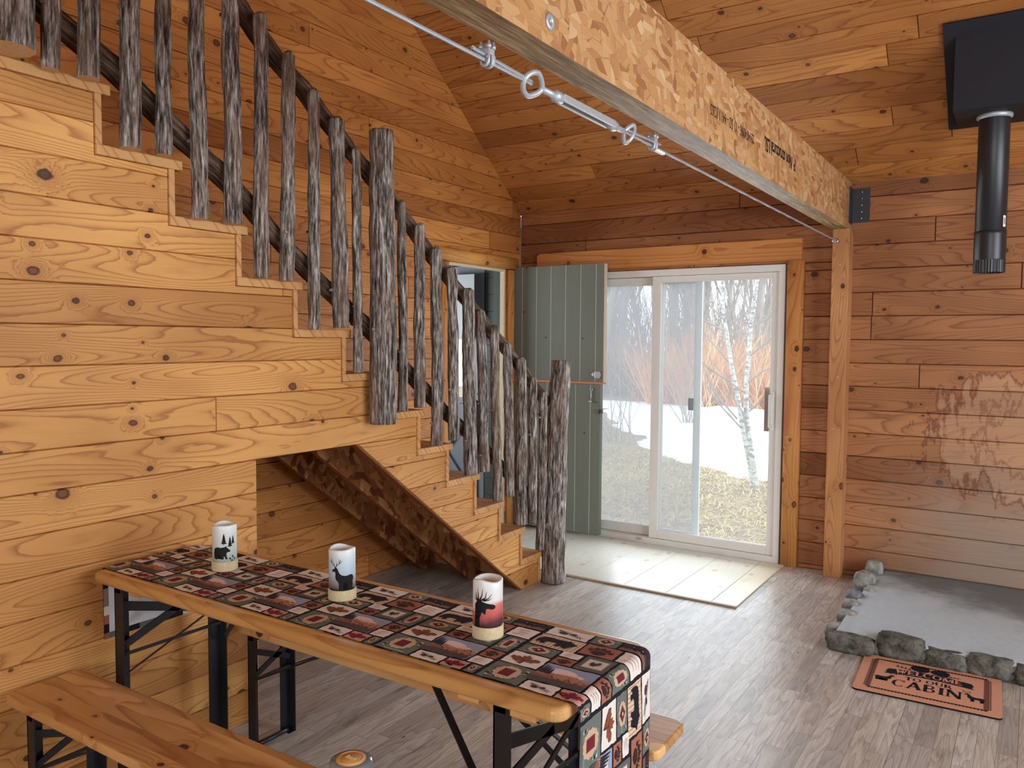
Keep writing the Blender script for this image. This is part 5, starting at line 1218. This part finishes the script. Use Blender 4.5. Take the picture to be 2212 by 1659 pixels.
# snow field
def snowpoly(x, y):
    n = .9 * noise.noise(Vector((x * .8, y * .8, 3))) + .35 * noise.noise(Vector((x * 2.5, y * 2.5, 8)))
    edge = 10.9 + max(0, (-3.1 - x)) * .4 + max(0, (-4.6 - x)) * 1.1
    far = 21.6 + 1.2 * noise.noise(Vector((x * .3, 0, 9)))
    d = min(y - edge + n * .8, far - y + n); return d
bm = bmesh.new(); sx0, sx1, sy0, sy1, st = -22, 4, 10, 36, .16
gridv = {}
def sv(i, j):
    if (i, j) not in gridv:
        x, y = sx0 + i * st, sy0 + j * st; d = snowpoly(x, y)
        if y > 25.5: d = .5 * noise.noise(Vector((x * .35, y * .6, 21))) + .12
        gridv[(i, j)] = (bm.verts.new((x, y, gz(x, y) + max(-.04, min(.12, d * .12)) + .01 * noise.noise(Vector((x * 3, y * 3, 1))))), d)
    return gridv[(i, j)]
for i in range(int((sx1 - sx0) / st)):
    for j in range(int((sy1 - sy0) / st)):
        q = [sv(i, j), sv(i + 1, j), sv(i + 1, j + 1), sv(i, j + 1)]
        if max(a[1] for a in q) > 0: bm.faces.new([a[0] for a in q]).smooth = True
for v in [v for v in bm.verts if not v.link_faces]: bm.verts.remove(v)
tag(link('snow_patch', bm, 'snow'), 'bright patch of old snow in front of the orange shrubs', 'snow', kind='stuff')
# dry grass
def blades(name, mat, n, area_, ln, seed, label, cat):
    rg = random.Random(seed); bm = bmesh.new()
    for _ in range(n):
        x, y = rg.uniform(area_[0], area_[1]), area_[2] + (area_[3] - area_[2]) * rg.random() ** 1.3
        if snowpoly(x, y) > .12: continue
        a = rg.uniform(0, 6.28); l = rg.uniform(*ln); tilt = rg.uniform(.1, .6); w = .0022 + .0003 * y; dx, dy = math.cos(a), math.sin(a); z = gz(x, y)
        p = [Vector((x, y, z)), Vector((x + dx * l * .5, y + dy * l * .5, z + l * tilt * .6)), Vector((x + dx * l, y + dy * l, z + l * tilt * .5))]; s = Vector((-dy, dx, 0)) * w
        v = [bm.verts.new(q) for q in (p[0] - s, p[0] + s, p[1] + s, p[1] - s, p[2])]; bm.faces.new((v[0], v[1], v[2], v[3])); bm.faces.new((v[3], v[2], v[4]))
    return tag(link(name, bm, mat), label, cat, kind='stuff')
blades('dry_grass', 'straw', 17000, (-7.5, -.8, 5.95, 12.5), (.05, .17), 1, 'flattened straw-coloured dry grass just outside the glass door', 'grass')
blades('leaf_litter', 'leafmat', 9000, (-9, -1, 7.5, 17), (.04, .13), 2, 'grey-brown dead leaves and stalks along the snow edge', 'leaves')
# trees
def twigs(bm, p, d, l, r, depth, rg, spread=.5, sides=4, up=.25, nb=(3, 5), mi=0):
    n = 4; pts = [p]; rad = [r]; q = Vector(p); dd = Vector(d).normalized()
    for i in range(n):
        dd = (dd + Vector((rg.uniform(-1, 1), rg.uniform(-1, 1), rg.uniform(-1, 1))) * .10 + Vector((0, 0, up * .12))).normalized(); q = q + dd * l / n; pts.append(q.copy()); rad.append(r * (1 - .72 * (i + 1) / n))
    tube(bm, pts, rad, sides, caps=False, mi=mi)
    if depth > 0:
        for _ in range(rg.randint(*nb)):
            t_ = rg.uniform(.25, .98); i = min(n - 1, int(t_ * n)); b = pts[i].lerp(pts[i + 1], t_ * n - i); a = rg.uniform(0, 6.28)
            x, y = frame_axes(dd); nd = (dd + (x * math.cos(a) + y * math.sin(a)) * spread * rg.uniform(.7, 1.5)).normalized()
            twigs(bm, b, nd, l * rg.uniform(.38, .62), r * (1 - .7 * t_) * .55, depth - 1, rg, spread, max(3, sides - 1), up, nb, mi)
variants = []
for v in range(6):
    rg = random.Random(500 + v); bm = bmesh.new(); twigs(bm, Vector((0, 0, -.1)), Vector((rg.uniform(-.08, .08), rg.uniform(-.08, .08), 1)), rg.uniform(9, 13), rg.uniform(.09, .14), 2, rg, .42, 5, .5, (9, 13))
    variants.append(bm)
vm = []
for i, bm in enumerate(variants):
    me = bpy.data.meshes.new('bare_tree'); bm.to_mesh(me); bm.free(); me.materials.append(M['twig' if i % 2 else 'twig2']); vm.append(me)
rg = random.Random(77); k = 0
def fwd(px, dist):    # a spot in the view direction of the glass door at a distance
    a = YAW - math.atan((px - 1106) / FPX); return -math.sin(a) * dist, math.cos(a) * dist
for i in range(46):
    px = rg.uniform(1270, 1740); dist = rg.uniform(26, 44); x, y = fwd(px, dist)
    o = bpy.data.objects.new('bare_tree', vm[i % 6]); C.objects.link(o); o.location = (x, y, ZG); s = rg.uniform(.8, 1.25); o.scale = (s, s, s); o.rotation_euler = (0, 0, rg.uniform(0, 6.28))
    tag(o, 'thin bare grey tree in the dense woodland behind the orange shrubs', 'tree', 'bare woodland trees behind the shrubs')
# dense thicket
rg = random.Random(31); bm = bmesh.new()
for i in range(1100):
    px = rg.uniform(1255, 1750); dist = rg.uniform(26, 40); x, y = fwd(px, dist); h = rg.uniform(1.5, 4.0) if rg.random() < .8 else rg.uniform(4, 6)
    p = Vector((x, y, ZG)); d = Vector((rg.uniform(-.35, .35), rg.uniform(-.35, .35), 1)); m = p + d * h * .5 + Vector((rg.uniform(-.2, .2), rg.uniform(-.2, .2), 0)); e = p + d * h + Vector((rg.uniform(-.5, .5), rg.uniform(-.5, .5), 0)) * (h * .12)
    tube(bm, [p, m, e], [.026, .018, .007], 3, caps=False)
    for _ in range(2):
        b = m.lerp(e, rg.uniform(0, .8)); tube(bm, [b, b + Vector((rg.uniform(-.5, .5), rg.uniform(-.5, .5), rg.uniform(.2, .8)))], [.008, .004], 3, caps=False)
tag(link('thicket', bm, 'twig'), 'tangled grey brush filling the woodland behind the orange shrubs', 'thicket', kind='stuff')
# orange shrubs
vm = []
for v in range(4):
    rg = random.Random(900 + v); bm = bmesh.new()
    for _ in range(34):
        a = rg.uniform(0, 6.28); d = Vector((math.cos(a) * rg.uniform(.1, .9), math.sin(a) * rg.uniform(.1, .9), 1)); b = Vector((rg.uniform(-.35, .35), rg.uniform(-.35, .35), 0))
        twigs(bm, b, d, rg.uniform(1.1, 2.3), rg.uniform(.014, .022), 1, rg, .5, 4, .1, (3, 6), rg.choice((0, 1, 1, 0)))
    me = bpy.data.meshes.new('orange_shrub'); bm.to_mesh(me); bm.free(); me.materials.append(M['osier']); me.materials.append(M['osier2']); vm.append(me)
rg = random.Random(78)
for i in range(26):
    px = 1400 + 330 * ((i * .618) % 1) if i < 21 else rg.uniform(1280, 1400); dist = rg.uniform(22.0, 26.0) if i < 21 else rg.uniform(27, 31); x, y = fwd(px, dist)
    o = bpy.data.objects.new('orange_shrub', vm[i % 4]); C.objects.link(o); s = rg.uniform(.75, 1.15); o.location = (x, y, ZG); o.scale = (s, s, s); o.rotation_euler = (0, 0, rg.uniform(0, 6.28))
    tag(o, 'bare orange-stemmed shrub at the far edge of the snow', 'shrub', 'orange shrubs at the snow edge')
# twin-trunk birch
bt = thing('birch_tree', 'slender pale birch with two trunks standing just outside the glass door', 'tree', (-2.86, 9.88, ZG))
def pxp(px_, py_, dist):   # direction of a photo pixel at a horizontal distance, used once to place the birch limbs in the yard
    v = _f + _r2 * ((px_ - 1106) / FPX) - _u2 * ((py_ - 829.5) / FPX); v = v / math.hypot(v.x, v.y); return Vector((0, 0, 1.55)) + v * dist
T1 = [(1630, 1075, 10.28), (1617, 985, 10.28), (1606, 930, 10.3), (1592, 850, 10.3), (1580, 790, 10.3), (1570, 720, 10.32), (1563, 680, 10.35), (1560, 620, 10.4), (1566, 540, 10.4), (1560, 440, 10.5)]
T2 = [(1636, 1078, 10.24), (1624, 985, 10.22), (1612, 890, 10.15), (1612, 830, 10.1), (1617, 770, 10.1), (1622, 705, 10.05), (1628, 650, 10.0), (1640, 590, 10.0), (1652, 500, 9.95), (1660, 400, 9.9)]
for P_ in (T1, T2):
    bm = bmesh.new(); pts = [pxp(*p) - Vector(bt.location) for p in P_]; pts[0].z = -.05; tube(bm, pts, [.037 - .0026 * i for i in range(len(pts))], 10, caps=False); link('trunk', bm, 'birch', bt, True)
bm = bmesh.new(); rg = random.Random(4)
LIMB = [[(1606, 930, 10.3), (1560, 880, 10.4), (1500, 800, 10.5), (1450, 720, 10.6)], [(1592, 905, 10.3), (1545, 850, 10.2), (1510, 770, 10.1)], [(1580, 790, 10.3), (1530, 730, 10.4), (1480, 660, 10.5)], [(1566, 715, 10.3), (1520, 692, 10.4), (1470, 672, 10.5), (1440, 645, 10.5)], [(1563, 690, 10.3), (1530, 655, 10.4), (1490, 630, 10.5), (1450, 600, 10.5)], [(1612, 830, 10.1), (1650, 800, 10.0), (1690, 790, 9.9)], [(1617, 770, 10.1), (1650, 745, 10.0), (1690, 715, 9.9)], [(1622, 705, 10.05), (1655, 690, 10.0), (1690, 660, 9.9)], [(1624, 690, 10.05), (1610, 650, 10.1), (1585, 610, 10.2), (1570, 560, 10.2)], [(1618, 960, 10.2), (1605, 890, 10.1), (1585, 862, 10.1)], [(1612, 850, 10.1), (1560, 815, 10.0), (1520, 790, 9.9)], [(1565, 690, 10.3), (1590, 650, 10.2), (1600, 600, 10.2), (1612, 540, 10.2)], [(1600, 905, 10.3), (1640, 868, 10.3), (1680, 820, 10.3)]]
for L_ in LIMB:
    pts = [pxp(*p) - Vector(bt.location) for p in L_]; tube(bm, pts, [.013 - .003 * i for i in range(len(pts))], 5, caps=False)
    for p, q in zip(pts, pts[1:]):
        for _ in range(3): twigs(bm, p.lerp(q, rg.random()), (q - p).normalized() + Vector((rg.uniform(-.5, .5), rg.uniform(-.3, .3), rg.uniform(0, .7))), rg.uniform(.25, .6), .005, 1, rg, .5, 3, .2, (1, 3))
link('branches', bm, 'twig', bt)
# small bush in the snow, rocks
x, y = fwd(1488, 17.5); rg = random.Random(6); bm = bmesh.new()
for _ in range(16): twigs(bm, Vector((rg.uniform(-.12, .12), rg.uniform(-.12, .12), 0)), Vector((rg.uniform(-.6, .6), rg.uniform(-.6, .6), 1)), rg.uniform(.8, 1.5), .012, 1, rg, .4, 4, .2, (2, 4))
o = tag(link('bare_bush', bm, 'twig2'), 'small bare bush rising out of the snow behind the screen stile', 'shrub'); o.location = (x, y, ZG + .05)
x, y = fwd(1345, 14.5); bm = bmesh.new()
for _ in range(12): twigs(bm, Vector((rg.uniform(-.3, .3), rg.uniform(-.2, .2), 0)), Vector((rg.uniform(-.4, .4), rg.uniform(-.4, .4), 1)), rg.uniform(.9, 1.8), .010, 1, rg, .4, 4, .2, (1, 3))
o = tag(link('bare_bush', bm, 'twig'), 'thin bare saplings in the left glass panel near the snow edge', 'shrub'); o.location = (x, y, ZG)
for (x, y, sx, sy, sz, lab) in ((-2.24, 6.42, .075, .07, .07, 'small pale rock outside the glass, beside the screen stile'), (-1.98, 6.36, .14, .10, .07, 'larger flat pale rock outside the bottom of the glass door')):
    bm = bmesh.new(); rock(bm, 0, 0, 0, sx, sy, sz, x * 10, .3); o = tag(link('rock', bm, 'stone_light'), lab, 'rock'); o.location = (x, y, ZG + sz * .75)
